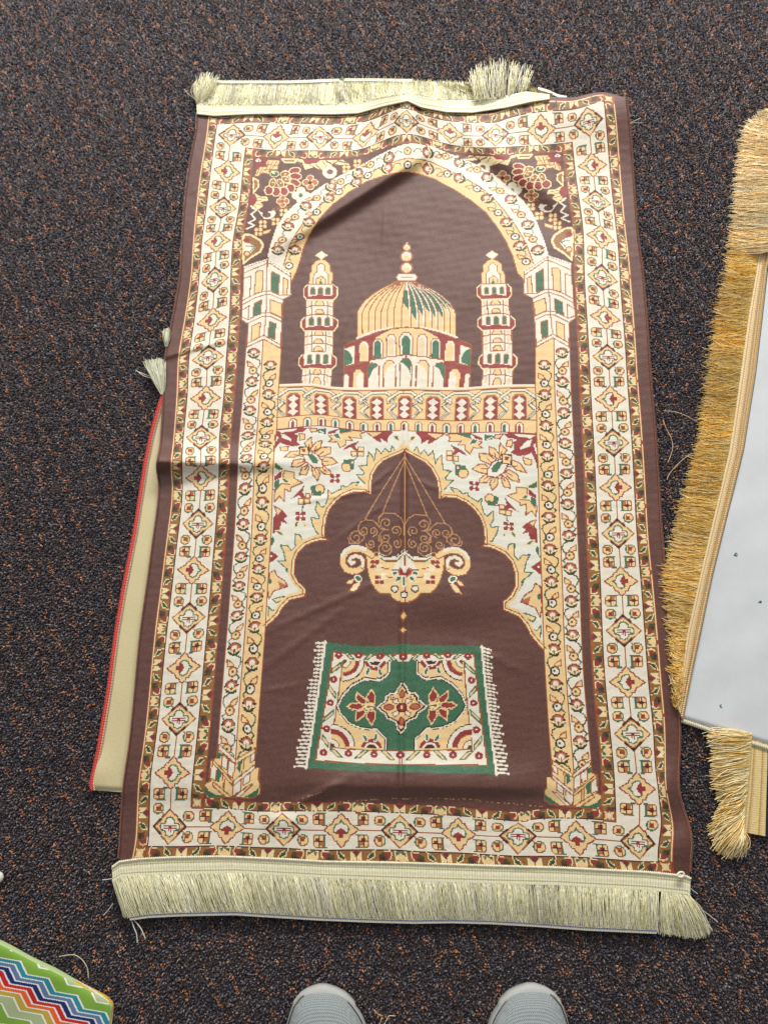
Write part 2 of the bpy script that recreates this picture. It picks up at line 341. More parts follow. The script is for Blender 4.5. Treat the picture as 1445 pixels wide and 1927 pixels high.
def nrm(pt):
    """local frame of the arch at pt: along (clockwise) and outward"""
    P = px2uv(np.array(OUT)); x = px2uv(np.array([pt]))[0]; i = min(max(int(((P-x)**2).sum(1).argmin()),1),len(P)-2)
    t = P[i+1]-P[i-1]; t = t/np.hypot(*t); return x, t, np.array([t[1],-t[0]])
for lst, kind, c in ((RW,0,''),(RY,0,''),(CW,1,'Y'),(CY,1,'W')):
    for pt in lst:
        x,t,n = nrm(pt); f = -1 if pt[0]<765 else 1
        if kind==0: rose(x[0],x[1],n*1.12,t*1.12*f)
        else: circ(x[0],x[1],n*1.1*f,t*1.05,c,abs(pt[0]-766)>9)
for A,B in ((RW,CW),(RY,CY)):
    al = sorted(A+B)
    for a,b in zip(al[:-1],al[1:]):
        a = np.array(a); b = np.array(b); d = b-a; n = np.array([d[1],-d[0]])*.16
        px.line([a+d*.3,a+d*.4+n,a+d*.6+n,b-d*.3],'G',.8)
# capitals
h = Pen(Z(400,480,8.756),True)
h.shp([(515,205),(905,75),(1280,285),(1295,660),(1160,730),(1140,1100),(1108,1530),(840,1380),(568,1512),(578,1130),(470,1060),(490,760),(512,400)],'W','O')
h.line([(515,200),(905,70),(1280,280)],'W',1.4)
for P in ([(515,295),(905,130),(935,130),(1275,350)],[(905,75),(890,590),(875,1000),(845,1300)],[(490,750),(640,665),(820,597),(960,592),(1090,657),(1285,660)],
          [(490,815),(700,700),(860,650),(960,650),(1150,732)],[(480,910),(600,830),(590,1060),(480,1020)],[(590,1060),(800,945),(930,942),(1140,1035)],
          [(585,1120),(820,1005),(940,1002),(1132,1092)],[(575,1450),(840,1318),(1108,1470)],[(520,380),(630,342),(612,680)]): h.line(P,'O',.9)
for P,c in (([(705,290),(750,255),(835,255),(815,600),(690,630)],'Y'),([(975,265),(1100,330),(1085,640),(965,590)],'G'),([(1170,370),(1240,410),(1225,655),(1155,655)],'Y'),
            ([(680,800),(805,735),(790,970),(665,1010)],'G'),([(950,730),(1140,800),(1130,1020),(945,940)],'Y'),([(650,1165),(785,1105),(770,1345),(640,1420)],'Y'),([(930,1090),(1040,1130),(1020,1390),(915,1340)],'G')):
    h.shp(P,c,'O',.9)
# column feet
d = Pen(Z(370,1380),True)
d.shp([(250,122),(440,300),(660,168),(668,270),(720,310),(700,530),(718,570),(715,680),(640,732),(120,730),(88,640),(100,550),(160,540),(140,490),(160,300),(235,270)],'Y','O')
for P in ([(180,330),(235,375),(215,540),(145,500)],[(290,230),(355,285),(340,410),(280,370)],[(360,290),(435,345),(410,510),(345,450)],[(410,585),(500,520),(500,640),(410,715)],
          [(530,480),(610,415),(595,545),(520,590)],[(610,225),(665,190),(655,295),(602,330)]): d.shp(P,'W','O',.8)
for P in ([(250,118),(440,292),(440,345),(250,182)],[(662,160),(662,212),(440,345),(440,300)],[(410,540),(720,300),(716,345),(414,590)],[(420,718),(600,575),(635,575),(480,718)]): d.shp(P,'C' if P[0][0]>600 else 'W','O',.8)
for P in ([(180,290),(410,545),(405,590),(175,330)],[(190,548),(390,715),(330,722),(180,590)]): d.shp(P,'Y','O',.9)
for P in ([(240,200),(290,235),(270,290),(235,270)],[(240,385),(290,440),(250,560),(222,530)],[(522,300),(490,450),(458,400),(470,340)],[(100,590),(140,650),(200,690),(300,700),(290,730),(130,722),(93,660)],[(715,600),(700,680),(640,730),(540,722),(600,690),(680,640)]): d.fill(P,'G')
for P in ([(300,450),(295,610)],[(540,300),(510,480)],[(310,640),(320,520)],[(410,590),(400,720)]): d.line(P,'O',.8)
# ---------------------------------------------------------------- minarets, dome, arcade
t = Pen(Z(420,460),True)
for P in ([(940,610),(1250,610),(1245,840),(935,840)],[(920,960),(1245,970),(1240,1260),(910,1260)],[(893,1385),(1230,1400),(1222,1612),(885,1596)]): t.shp(P,'W','O')
for x,y,w,hh in ((1090,665,50,34),(1088,762,50,30),(1080,1002,50,30),(1078,1097,50,30),(1075,1182,50,30),(1065,1440,42,38),(1058,1548,44,44)):
    t.shp([(x-w,y+hh*.8),(x-w,y),(x-w*.5,y-hh),(x+w*.5,y-hh),(x+w,y),(x+w,y+hh*.8)],'Y','O',.8)
for x,y0,y1 in ((970,650,700),(968,735,785),(955,985,1030),(952,1050,1110),(948,1150,1200),(935,1410,1450),(930,1500,1570),(1212,650,700),(1210,735,785),(1202,985,1030),(1200,1050,1110),(1196,1150,1200),(1188,1410,1450),(1180,1500,1570)): t.rect(x-13,y0,x+13,y1,'P')
for P in ([(940,712),(1003,692),(1180,692),(1248,712)],[(935,810),(1003,790),(1180,790),(1245,810)],[(915,1045),(1000,1030),(1155,1030),(1240,1050)],[(912,1140),(1000,1122),(1155,1122),(1240,1145)],[(1000,1210),(1155,1210)],[(890,1490),(980,1470),(1145,1470),(1225,1500)],
          [(1003,620),(1003,810)],[(1182,620),(1180,810)],[(1000,970),(998,1210)],[(1158,970),(1155,1210)],[(983,1390),(975,1600)],[(1145,1395),(1140,1600)]): t.line(P,'O',.9)
for (xl,xr,y0,y1,ws,wy) in ((912,1292,458,630,(1013,1100,1186),(500,566)),(882,1295,828,980,(998,1088,1178),(840,915)),(858,1278,1252,1412,(978,1070,1160),(1258,1345))):
    t.shp([(xl,y0+38),(xl+34,y0),(xr-44,y0-4),(xr,y0+34),(xr-2,y1-52),(xr-48,y1),(xl+34,y1-6),(xl-2,y1-48)],'R','C',1.2)
    t.fill([(xl+48,y0-6),(xr-48,y0-8),(xr-48,y1-56),(xr-120,y1-46),((xl+xr)/2,y1-62),(xl+120,y1-48),(xl+48,y1-40)],'W')
    t.line([(xl+48,y0-4),(xl+48,y1-40)],'O',.8); t.line([(xr-48,y0-4),(xr-48,y1-56)],'O',.8)
    for x in ws: t.shp([(x-24,wy[1]),(x-24,wy[0]),(x-12,wy[0]-14),(x+12,wy[0]-14),(x+24,wy[0]),(x+24,wy[1])],'G','S',.8)
t.shp([(1110,165),(1160,180),(1215,235),(1215,305),(1240,320),(1235,447),(968,447),(978,320),(1000,305),(1000,235),(1050,185)],'Y','O',.9)
t.shp([(1105,205),(1150,240),(1150,300),(1185,330),(1185,445),(1020,445),(1025,340),(1060,305),(1060,240)],'W','O',.8)
t.shp([(1105,355),(1155,390),(1155,445),(1050,445),(1055,390)],'Y','O',.8); t.fill([(1105,390),(1122,442),(1086,442)],'G')
t.shp([(1110,78),(1175,120),(1110,164),(1045,120)],'W','P')
# dome
a = Pen(Z(640,440),False); am = Pen(Z(640,440),True)
prof = [(530,95),(560,150),(590,208),(650,328),(720,430),(790,500),(850,540),(890,560),(1190,560)]
pw = lambda y: np.interp(y,[p[0] for p in prof],[p[1] for p in prof])
AX = 752
a.shp([(650,530),(840,530),(960,590),(1080,650),(1180,720),(1250,790),(1300,880),(1312,1195),(1200,1120),(1000,1075),(750,1055),(560,1075),(400,1110),(190,1195),(190,890),(220,830),(280,750),(380,670),(500,600)],'Y','O')
XB = [250,318,390,460,530,605,695,798,882,960,1035,1100,1180,1243,1312]
rib = lambda xb,y: AX+(xb-AX)*pw(y)/560.
tips = [880,1000,960,925,990,970,890,880]
for j,ty in enumerate(tips):
    xl, xr = XB[6+j], XB[7+j]; xs = ty-110
    ys = np.linspace(560 if j else 640, ty, 12)
    L = [(rib(xl,y)+6+max(0,(y-xs)/110.)*(rib(xr,y)-rib(xl,y)-14),y) for y in ys]; Rr = [(rib(xr,y)-4,y) for y in ys[::-1]]
    a.fill(L+Rr,'G')
    a.line([(rib(xr,y)-9,y) for y in np.linspace(560,ty+50,12)],'W',1.5)
for xb in XB[:-1]:
    a.line([(rib(xb,y),y) for y in np.linspace(532,1062+abs(xb-AX)**2*2.6e-4,14)],'O',.9)
a.line([(190,1195),(190,890),(220,830),(280,750),(380,670),(500,600),(650,530)],'O',1); a.line([(840,530),(960,590),(1080,650),(1180,720),(1250,790),(1300,880),(1312,1195)],'O',1)
for x,y,r in ((755,155,42),(752,255,64),(752,385,64)):
    a.ell(x,y,r,r*.9,'W','S',1.4); a.ell(x,y+r*.35,r*.6,r*.45,'Y')
a.line([(755,100),(755,120)],'Y',1.5)
a.shp([(660,450),(840,450),(875,487),(850,525),(650,525),(630,490)],'W','S',.9); a.line([(695,487),(805,487)],'S',.9)
am.fill([(42,1262),(190,1190),(400,1110),(560,1075),(750,1058),(750,1370),(400,1412),(40,1512)],'R')
am.fill([(480,1130),(600,1075),(750,1058),(750,1370),(520,1395),(375,1412),(400,1180)],'Y')
am.line([(195,1182),(300,1140),(420,1100),(575,1068)],'W',2.6); am.line([(42,1262),(190,1196),(400,1116),(560,1078),(750,1058)],'O',.9)
am.shp([(330,1432),(550,1390),(750,1368),(750,1745),(300,1745)],'W','O',.9)
am.fill([(40,1512),(200,1462),(330,1432),(302,1745),(40,1745)],'R'); am.line([(40,1512),(330,1432)],'O',.9)
def arch(p,x,y0,y1,w,c,o='O',ci=None,wi=0,yi=0):
    p.shp([(x-w,y1),(x-w,y0+w*.75),(x-w*.45,y0),(x+w*.45,y0),(x+w,y0+w*.75),(x+w,y1)],c,o,.9)
    if ci: p.fill([(x-wi,y1-4),(x-wi,yi+wi*.8),(x-wi*.4,yi),(x+wi*.4,yi),(x+wi,yi+wi*.8),(x+wi,y1-4)],ci)
arch(a,745,1115,1365,74,'W','O','G',44,1152)
arch(am,576,1137,1388,53,'W','O','P',34,1180); arch(am,425,1185,1410,56,'W','O','G',38,1212); arch(am,268,1215,1445,56,'W','O','Y',38,1245)
am.shp([(42,1300),(165,1255),(165,1475),(42,1500)],'W','O',.9); am.fill([(48,1305),(105,1340),(138,1400),(135,1465),(48,1497)],'G')
arch(a,740,1410,1735,66,'W'); a.fill([(680,1455),(710,1415),(770,1412),(803,1450),(800,1600),(770,1520),(720,1470)],'G')
arch(am,558,1437,1735,70,'Y'); am.fill([(500,1735),(500,1600),(540,1510),(625,1460),(625,1735)],'W')
arch(am,372,1462,1740,64,'G'); am.fill([(320,1740),(325,1640),(370,1540),(432,1490),(436,1740)],'W')
arch(am,205,1535,1740,62,'Y'); am.fill([(185,1740),(185,1620),(220,1570),(262,1570),(262,1740)],'W')
arch(am,65,1585,1740,34,'W')
am.line([(440,1500),(438,1740)],'O',1); am.line([(490,1500),(486,1740)],'O',1); am.line([(622,1500),(620,1740)],'O',1); am.line([(675,1480),(675,1735)],'O',1)
am.line([(40,1262),(36,1745)],'O',1)
# arcade (regular on the knot grid)
q.rect(119,338.4,387,390,'Y'); q.line([(119,339.3),(387,339.3)],'W',1.6); q.line([(119,340.8),(387,340.8)],'O',.8)
for k in range(-4,5):
    cx = 253+29.4*k
    for sgn in ((-1,) if k<0 else (1,) if k>0 else (-1,1)):
        f = Pen(Fr(cx,0,(sgn*-1,0),(0,1))) if 1 else None
        Pz = [(-8.6,373),(-17.2,363.8),(-10,357.6),(-18,351.8),(-5.5,343.8),(0,343.8)] + ([(8.5,343.8),(18.4,350.6),(12,355)] if k else [])
        f = Pen(Fr(cx,0,(-sgn,0) if sgn==1 else (1,0),(0,1)))
        f.line(Pz,'O',3.6); f.line(Pz,'W',2.2); f.line([(x+1.6*(1 if x<-6 else 0),y+1.4) for x,y in Pz],'G',.8)
for k in range(-4,5):
    cx = 253+29.4*k; p = Pen(Fr(cx,0))
    p.shp([(-6.8,374),(-6.8,351.4),(-4,348.6),(4,348.6),(6.8,351.4),(6.8,374)],'R','S',1.2)
    for y in (354.5,362,369.4): p.fill([(0,y-4.4),(5.4,y),(0,y+4.4),(-5.4,y)],'W')
q.rect(119,374.9,387,388.6,'Y'); q.line([(119,374.6),(387,374.6)],'O',1.4)
for k in range(-9,10):
    cx = 253+14.7*k
    if abs(cx-253)>131: continue
    p = Pen(Fr(cx,0)); p.shp([(-3.9,389),(-3.9,380),(-1.6,377.2),(1.6,377.2),(3.9,380),(3.9,389)],'W','O',.9)
    p.fill([(-1.5,389),(-1.5,381.4),(0,379.2),(1.5,381.4),(1.5,389)],'R' if k%2==0 else 'G')
q.line([(119,388.8),(387,388.8)],'R',1)
q.line([(119,300),(119,712)],'O',1.1); q.line([(387,300),(387,712)],'O',1.1)
# ---------------------------------------------------------------- niche, lamp, small mat
r4 = Pen(Z(480,780,4.5867),True); F = Pen(Z(480,700),True)
NB = [(1293,300),(1270,325),(1200,355),(1110,395),(1060,440),(1015,520),(1000,600),(1000,690),(940,665),(850,665),(760,700),(700,745),(640,820),(612,900),(600,1000),(603,1060),(630,1085),(560,1085),(500,1100),(430,1130),(370,1190),(340,1270),(335,1370),(370,1440),(435,1500),(430,1570),(300,1600),(240,1660),(200,1730),(140,1790),(85,1840)]
r4.fill([(188,135),(1296,140)]+NB,'w')
def dome_leaf(P): r4.shp(P,'Y','G',1)
for P in ([(985,650),(940,590),(870,515),(930,520),(940,500),(890,440),(960,440),(975,320),(1005,350),(1025,395),(1045,290),(1085,335),(1120,290),(1160,330),(1180,270),(1215,315),(1270,300),(1200,355),(1100,400),(1040,440),(1005,520)],
          [(605,860),(600,800),(630,700),(625,645),(660,680),(740,640),(745,612),(790,622),(840,585),(897,580),(860,625),(820,655),(760,690),(680,740),(640,800)],
          [(590,1058),(530,1020),(495,950),(480,885),(545,900),(552,880),(520,820),(530,745),(575,800),(610,780),(605,900),(592,980)],
          [(360,1190),(345,1120),(345,1030),(390,1040),(405,1085),(460,1095),(400,1150)],
          [(330,1380),(290,1340),(250,1310),(190,1262),(262,1260),(245,1180),(215,1125),(280,1130),(310,1170),(345,1140),(335,1250)],
          [(430,1500),(350,1450),(300,1400),(262,1330),(330,1370),(370,1430)],
          [(290,1600),(240,1600),(180,1625),(150,1592),(230,1570),(330,1572)],[(90,1830),(115,1760),(112,1650),(145,1690),(190,1680),(200,1720)]): dome_leaf(P)
# flowers on the pale ground
F.fill([(240,640),(600,628),(540,680),(440,695),(490,720),(470,780),(510,830),(420,845),(330,820),(285,800),(240,850),(208,930),(205,840)],'R')
F.shp([(280,690),(340,700),(420,760),(410,790),(300,750)],'W','R'); F.fill([(250,662),(480,642),(440,668),(300,688)],'W'); F.fill([(208,800),(250,730),(270,740),(215,830)],'W')
F.shp([(500,695),(560,700),(562,760),(505,772)],'Y','O'); F.shp([(280,850),(380,840),(360,892),(290,892)],'Y','O')
for P in ([(500,890),(400,900),(330,960),(440,965),(520,930)],[(600,870),(555,805),(635,730),(645,860)],[(620,870),(690,790),(755,770),(745,850),(650,900)],[(660,920),(760,850),(860,850),(850,920),(740,960)],
          [(750,1000),(790,960),(870,970),(932,1025),(860,1050),(770,1060)],[(720,1090),(775,1060),(850,1120),(850,1160),(770,1150)],[(640,1080),(700,1090),(735,1150),(705,1228),(650,1160)],
          [(590,1050),(610,1080),(580,1160),(500,1160),(530,1080)],[(530,980),(575,1020),(500,1072),(405,1072),(430,1000)]):
    F.shp(P,'Y','O',1.1); c = np.mean(P,0); e = np.array([640,990.]); F.line([c,(c+e)/2],'R',.8)
F.shp([(590,890),(700,930),(760,1010),(765,1082),(660,1082),(570,1010),(540,940)],'W','R',1.1); F.fill([(590,930),(650,925),(718,1000),(710,1042),(650,1030)],'G')
F.rect(502,848,603,935,'Y','D',1.2); F.rect(530,872,570,908,'R')
F.shp([(605,632),(695,640),(702,672),(640,682)],'Y','R'); F.fill([(700,650),(800,640),(802,705),(720,692)],'G'); F.line([(720,660),(780,690)],'W',.8)
F.shp([(830,720),(870,760),(820,790),(930,790),(960,862),(1020,820),(1020,770),(1100,772),(1060,732),(1205,752),(1185,705),(1240,682),(1120,660),(960,690)],'Y','O')
F.fill([(820,680),(955,640),(900,692),(830,705)],'R'); F.fill([(950,640),(1110,652),(1050,682),(960,684)],'G'); F.shp([(875,702),(940,690),(982,765),(905,745)],'G','W')
r4.shp([(950,145),(1040,210),(1110,200),(1180,150)],'Y','R'); r4.fill([(1010,200),(1060,232),(1092,245),(1080,205),(1140,242),(1150,192),(1200,148),(1100,152)],'R'); r4.shp([(1190,180),(1230,180),(1242,228),(1210,212)],'G','Y',.8)
F.fill([(980,892),(1050,830),(1182,780),(1130,840),(1172,890),(1130,892),(1085,852)],'R')
for x0,y0,x1,y1 in ((1090,895,1150,950),(1158,900,1224,952),(1160,850,1224,892),(490,1432,550,1490),(552,1432,620,1490),(570,1372,622,1424)): F.rect(x0,y0,x1,y1,'C','O',.9)
F.line([(1160,950),(1125,990)],'G'); F.ell(1040,1070,62,58,'Y','O'); F.fill([(1000,990),(1125,990),(1125,1105),(1075,1105),(1070,1040),(1000,1040)],'G'); F.rect(1078,1005,1110,1035,'W','R',.8)
F.ell(725,1325,60,55,'Y','O'); F.fill([(632,1290),(690,1285),(690,1350),(755,1350),(755,1400),(635,1400)],'G'); F.rect(640,1370,668,1392,'W','R',.8)
for x,y in ((905,1205),(515,1632)):
    for i in (-1,1):
        for j in (-1,1): F.ell(x+i*32,y+j*30,26,24,'R')
    F.ell(x,y,24,22,'W','R',.8); F.rect(x-5,y-5,x+5,y+5,'G')
F.fill([(400,1440),(480,1370),(562,1280),(540,1360),(572,1430),(520,1422),(500,1400)],'R'); F.line([(545,1490),(530,1575)],'G')
for P in ([(440,1772),(450,1700),(490,1690),(480,1740)],[(540,1690),(592,1752),(560,1755)],[(215,1010),(335,1102),(270,1115),(215,1085)]): F.shp(P,'G','C',.8)
F.shp([(330,1110),(440,1130),(440,1200),(537,1250),(400,1310),(400,1352),(330,1320),(330,1462),(270,1400),(220,1472),(213,1330),(300,1260),(400,1270),(315,1180)],'Y','O')
F.fill([(215,1190),(310,1118),(300,1190),(228,1235)],'R'); F.fill([(218,1240),(280,1212),(278,1290),(225,1370)],'G'); F.shp([(290,1190),(340,1200),(407,1265),(330,1250)],'G','C',.8)
F.fill([(212,1650),(262,1555),(330,1580),(382,1642),(320,1650),(375,1722),(300,1700),(280,1780),(195,1840)],'R'); F.shp([(213,1515),(300,1562),(255,1625)],'Y','O'); F.shp([(230,1790),(290,1800),(332,1852),(270,1842)],'G','C',.8)
r4.fill([(150,1040),(172,1090),(130,1150)],'G'); r4.shp([(132,1180),(198,1222),(130,1272)],'R','E'); r4.ell(140,1222,9,9,'W')
r4.shp([(125,1365),(165,1340),(190,1395),(250,1430),(282,1482),(220,1502),(160,1520),(118,1592),(105,1500)],'Y','R'); r4.fill([(200,1440),(282,1480),(215,1498)],'S'); r4.ell(130,1440,14,22,'G')
# niche band and field
r4.line(NB,'Y',11); r4.line(NB,'C',5)
uvn = px2uv(np.array([480,780])+np.array(NB)/4.5867)
tn = np.gradient(uvn,axis=0); tn /= np.hypot(tn[:,0],tn[:,1])[:,None]+1e-9; nn = np.c_[tn[:,1],-tn[:,0]]
sgn = -1 if (uvn+nn*3)[5,0] > uvn[5,0] else 1
off = uvn+nn*2.9*sgn; off[0] = uvn[0]+(0,-4)
_line(off,'O',.9); _line(_mir(off),'O',.9)
q.line([(253,400),(253,410)],'Y',2.4)
r4.fill(NB+[(85,1880),(30,3000),(1296,3000)],'B') if 0 else None
nb = np.vstack([uvn,[[119,712],[253,712]]]); _fill(nb,'B'); _fill(_mir(nb),'B')
_line(uvn,'E',1.1); _line(_mir(uvn),'E',1.1)
for m in (0,1):
    for x in (100,119): q.line([(506-x if m else x,395),(506-x if m else x,700)],'O',1.1)
# lamp
r4.line([(1283,365),(945,905)],'L',.9); r4.line([(1291,390),(1095,855)],'L',.9); q.line([(253,415),(253,520)],'L',.9)
l = Pen(Z(630,900),True)
def spiral(cx,cy,r,a0,turn,w=.9,c='L'):
    t = np.linspace(0,1,26); an = math.radians(a0)+turn*t*2*math.pi*1.35; rr = r*(1-.78*t)
    l.line(np.c_[cx+rr*np.cos(an), cy+rr*np.sin(an)],c,w)
for s in ((235,668,80,-40,1),(325,590,62,200,1),(432,598,54,90,1),(578,505,74,70,-1),(690,590,64,60,1),(572,668,60,200,1),(405,738,54,180,1),(572,778,64,250,-1),(702,735,56,-60,-1)): spiral(*s[:4],-s[4])
for P in ([(350,465),(290,495),(262,545),(262,600)],[(350,465),(430,475),(480,520),(520,572),(575,575)],[(498,500),(500,440),(540,395),(680,400),(745,445),(783,525),(783,640)],
          [(150,670),(165,735),(260,735),(325,690),(325,630)],[(550,580),(495,640),(497,700),(540,735)],[(355,730),(365,785),(420,830),(500,842),(497,770),(530,735)],[(640,770),(640,830),(600,860)],
          [(590,880),(500,850)]): l.line(P,'L',.9)
l.shp([(788,845),(700,930),(570,935),(510,885),(430,858),(395,840),(352,880),(362,1010),(382,1100),(410,1180),(450,1250),(510,1302),(620,1308),(650,1352),(710,1392),(788,1408)],'Y','O',1)
VS = [(420,870),(370,835),(300,805),(210,798),(140,828),(97,890),(92,970),(130,1030),(200,1055),(270,1042),(310,1005)]
l.line(VS,'O',6.4); l.line(VS,'Y',4.8); l.line([(350,805),(270,778),(190,780),(120,815),(78,880)],'W',2.8)
l.line([(312,1000),(320,935),(290,892),(230,880),(180,900),(160,938),(185,965),(222,950)],'O',4.4); l.line([(312,1000),(320,935),(290,892),(230,880),(180,900),(160,938),(185,965),(222,950)],'W',2.9)
l.line([(505,868),(560,905),(690,908),(788,826)],'W',2.8); l.line([(508,895),(570,938),(690,938),(788,855)],'G',.9); l.line([(500,855),(560,893),(690,893),(788,812)],'D',.8)
l.fill([(788,850),(705,960),(650,1030),(725,1032),(788,1060)],'W'); l.line([(788,870),(788,1000)],'O',.8); l.line([(645,1032),(730,1032)],'D')
l.ell(788,1055,72,58,'R','S',.9); l.fill([(788,1075),(745,1000),(788,985)],'W')
for P in ([(638,1060),(700,1045),(715,1080),(660,1105)],[(672,1178),(700,1108),(750,1108),(742,1150)]): l.shp(P,'G','W',.9)
a2 = Pen(Z(630,900)); a2.rect(765,1110,800,1215,'G','W',.9); a2.fill([(765,1215),(800,1215),(783,1240)],'W')
l.ell(677,1248,40,36,'W','D',1); a2.ell(783,1316,38,36,'W','D',1)
for x,y,wx,wy in ((455,975,500,1012),(505,1150,550,1110)):
    for i in (-1,1):
        for j in (-1,1): l.ell(x+i*26,y+j*26,26,24,'R')
    l.rect(wx-28,wy-26,wx+28,wy+26,'C','W',1); l.line([(wx+30,wy),(wx+100,wy+10)],'E',.8)
l.shp([(232,1122),(150,1152),(118,1198),(195,1190)],'C','E',.8); l.shp([(285,1150),(205,1200),(145,1285),(240,1272),(288,1200)],'C','E',.9); l.ell(262,1130,44,32,'G','W',1.2,rot=35)
a2.shp([(775,1498),(815,1555),(775,1612),(735,1555)],'Y','O',1.2); a2.shp([(772,1680),(812,1716),(772,1752),(732,1716)],'Y','O',1)
# small mat woven in the field
z = Pen(Z(540,1180,3.284),True)
z.fill([(240,90),(720,104),(712,896),(120,872)],'G')
rng = np.random.RandomState(5)
for i in range(34):
    y = 92+23.1*i; xe = 243-(y-92)*.156; Lh = 44+ (y-92)*.03 + rng.choice([0,4,14,22])
    z.fill([(xe,y),(xe-Lh,y),(xe-Lh,y+12),(xe,y+13)],'W')
z.line([(238,92),(118,872)],'W',2)
z.shp([(285,150),(716,162),(706,847),(175,822)],'W','O',1.2); z.shp([(345,204),(715,214),(707,760),(268,742)],'Y','O',1.1)
z.ell(347,206,128,125,'W','D',.8,0,90,12); 
for (x,y,a0,k) in ((347,206,0,1.),(272,740,-90,1.12)):
    for r,c in ((130,'W'),(104,'R'),(78,'Y'),(46,'W'),(22,'K')):
        th = np.radians(np.linspace(a0+1,a0+89,14)); P = [(x,y)]+[(x+r*k*math.cos(b),y+r*k*.96*math.sin(b)) for b in th]; z.fill(P,c)
        if c in 'WY': z.line(P[1:],'D' if r==130 else 'O',.8)
z.ell(545,208,64,60,'R',None,1,4,176); z.ell(545,210,44,38,'W',None,1,4,176); z.ell(545,212,32,26,'X',None,1,4,176)
z.ell(522,750,64,58,'R',None,1,184,356); z.ell(522,750,44,38,'W',None,1,184,356); z.ell(522,750,32,26,'X',None,1,184,356)
for x,y,r in ((497,272,110),(572,275,75),(482,686,60),(545,682,100)): z.ell(x,y,26,11,'G','W',.8,rot=r)
MED = [(720,214),(632,214),(628,285),(578,325),(475,320),(400,360),(345,420),(312,485),(330,530),(380,590),(460,625),(550,630),(612,690),(608,758),(712,760)]
z.fill(MED,'G'); z.line(MED[1:-1],'D',2.6); z.line(MED[1:-1],'W',1.2)
for P in ([(522,382),(545,425),(540,468),(510,470),(487,430)],[(430,400),(485,445),(488,470),(455,475),(425,440)],[(370,488),(400,470),(455,468),(475,490),(455,508),(400,508)],[(425,520),(470,508),(488,520),(470,550),(425,580)],[(487,550),(500,515),(540,515),(545,560),(520,605)]): z.shp(P,'R','Y',1)
z.ell(508,490,34,22,'C'); z.line([(495,490),(575,492)],'O',1.1)
CM = [(712,345),(685,385),(680,405),(640,410),(615,430),(613,455),(590,470),(560,495),(590,520),(612,535),(620,560),(660,575),(680,590),(685,625),(708,655)]
z.fill(CM,'Y'); z.line(CM,'D',2.8); z.line([(x-5,y) for x,y in CM],'W',1.2)
z.ell(628,493,32,17,'S','R',.9); z.shp([(690,480),(650,460),(655,432),(685,445)],'W','O',.8); z.shp([(690,508),(650,530),(660,556),(685,540)],'W','O',.8); z.line([(640,430),(640,450),(665,450)],'O',.8)
z1 = Pen(Z(540,1180,3.284)); z1.ell(711,413,16,24,'S','R',.9); z1.ell(706,580,16,24,'S','R',.9); z1.ell(708,496,30,28,'R','D',.9); z1.ell(708,496,9,9,'Y'); z1.line([(710,437),(708,470)],'O',.8)
FL = [(320,173),(443,176),(575,181),(713,186)]
FB = [(226,775),(380,781),(538,787),(704,792)]
FS = [(320,173),(290,323),(268,468),(245,628),(226,775)]
def vine(A, B, s):
    A = np.array(A,float); B = np.array(B,float); d = (B-A); n = np.array([-d[1],d[0]])*s
    P = [A+d*.24+n*.16, A+d*.42+n*.16, B-d*.24-n*.16, B-d*.42-n*.16]; z.fill(P,'Y'); z.line(P[:3],'G',.9); z.line([P[2],P[3],P[0]],'G',.9)
for Ls in (FL,FB,FS):
    for i,(A,B) in enumerate(zip(Ls[:-1],Ls[1:])): vine(A,B,1 if i%2 else -1)
for x,y in set(FL+FB+FS): z.ell(x,y,24,22,'R'); z.ell(x,y,5,5,'W')
q.line([(253,620),(253,620.1)],'G',.1)
# a worn fold line where the pile has cracked open
_r = np.random.RandomState(3)
for P in ([(566,1504),(583,1497),(606,1490)],[(638,1509),(706,1505),(740,1503),(800,1502.5),(884.6,1504.6),(976,1513),(1026,1519)]):
    Q = px2uv(np.array(P))
    for a_,b_ in zip(Q[:-1],Q[1:]):
        n_ = int(np.hypot(*(b_-a_))/1.0)
        for i in range(n_):
            if _r.rand()<.3: x_,y_ = a_+(b_-a_)*i/n_; IMG[int(y_),int(x_)] = PI['L']
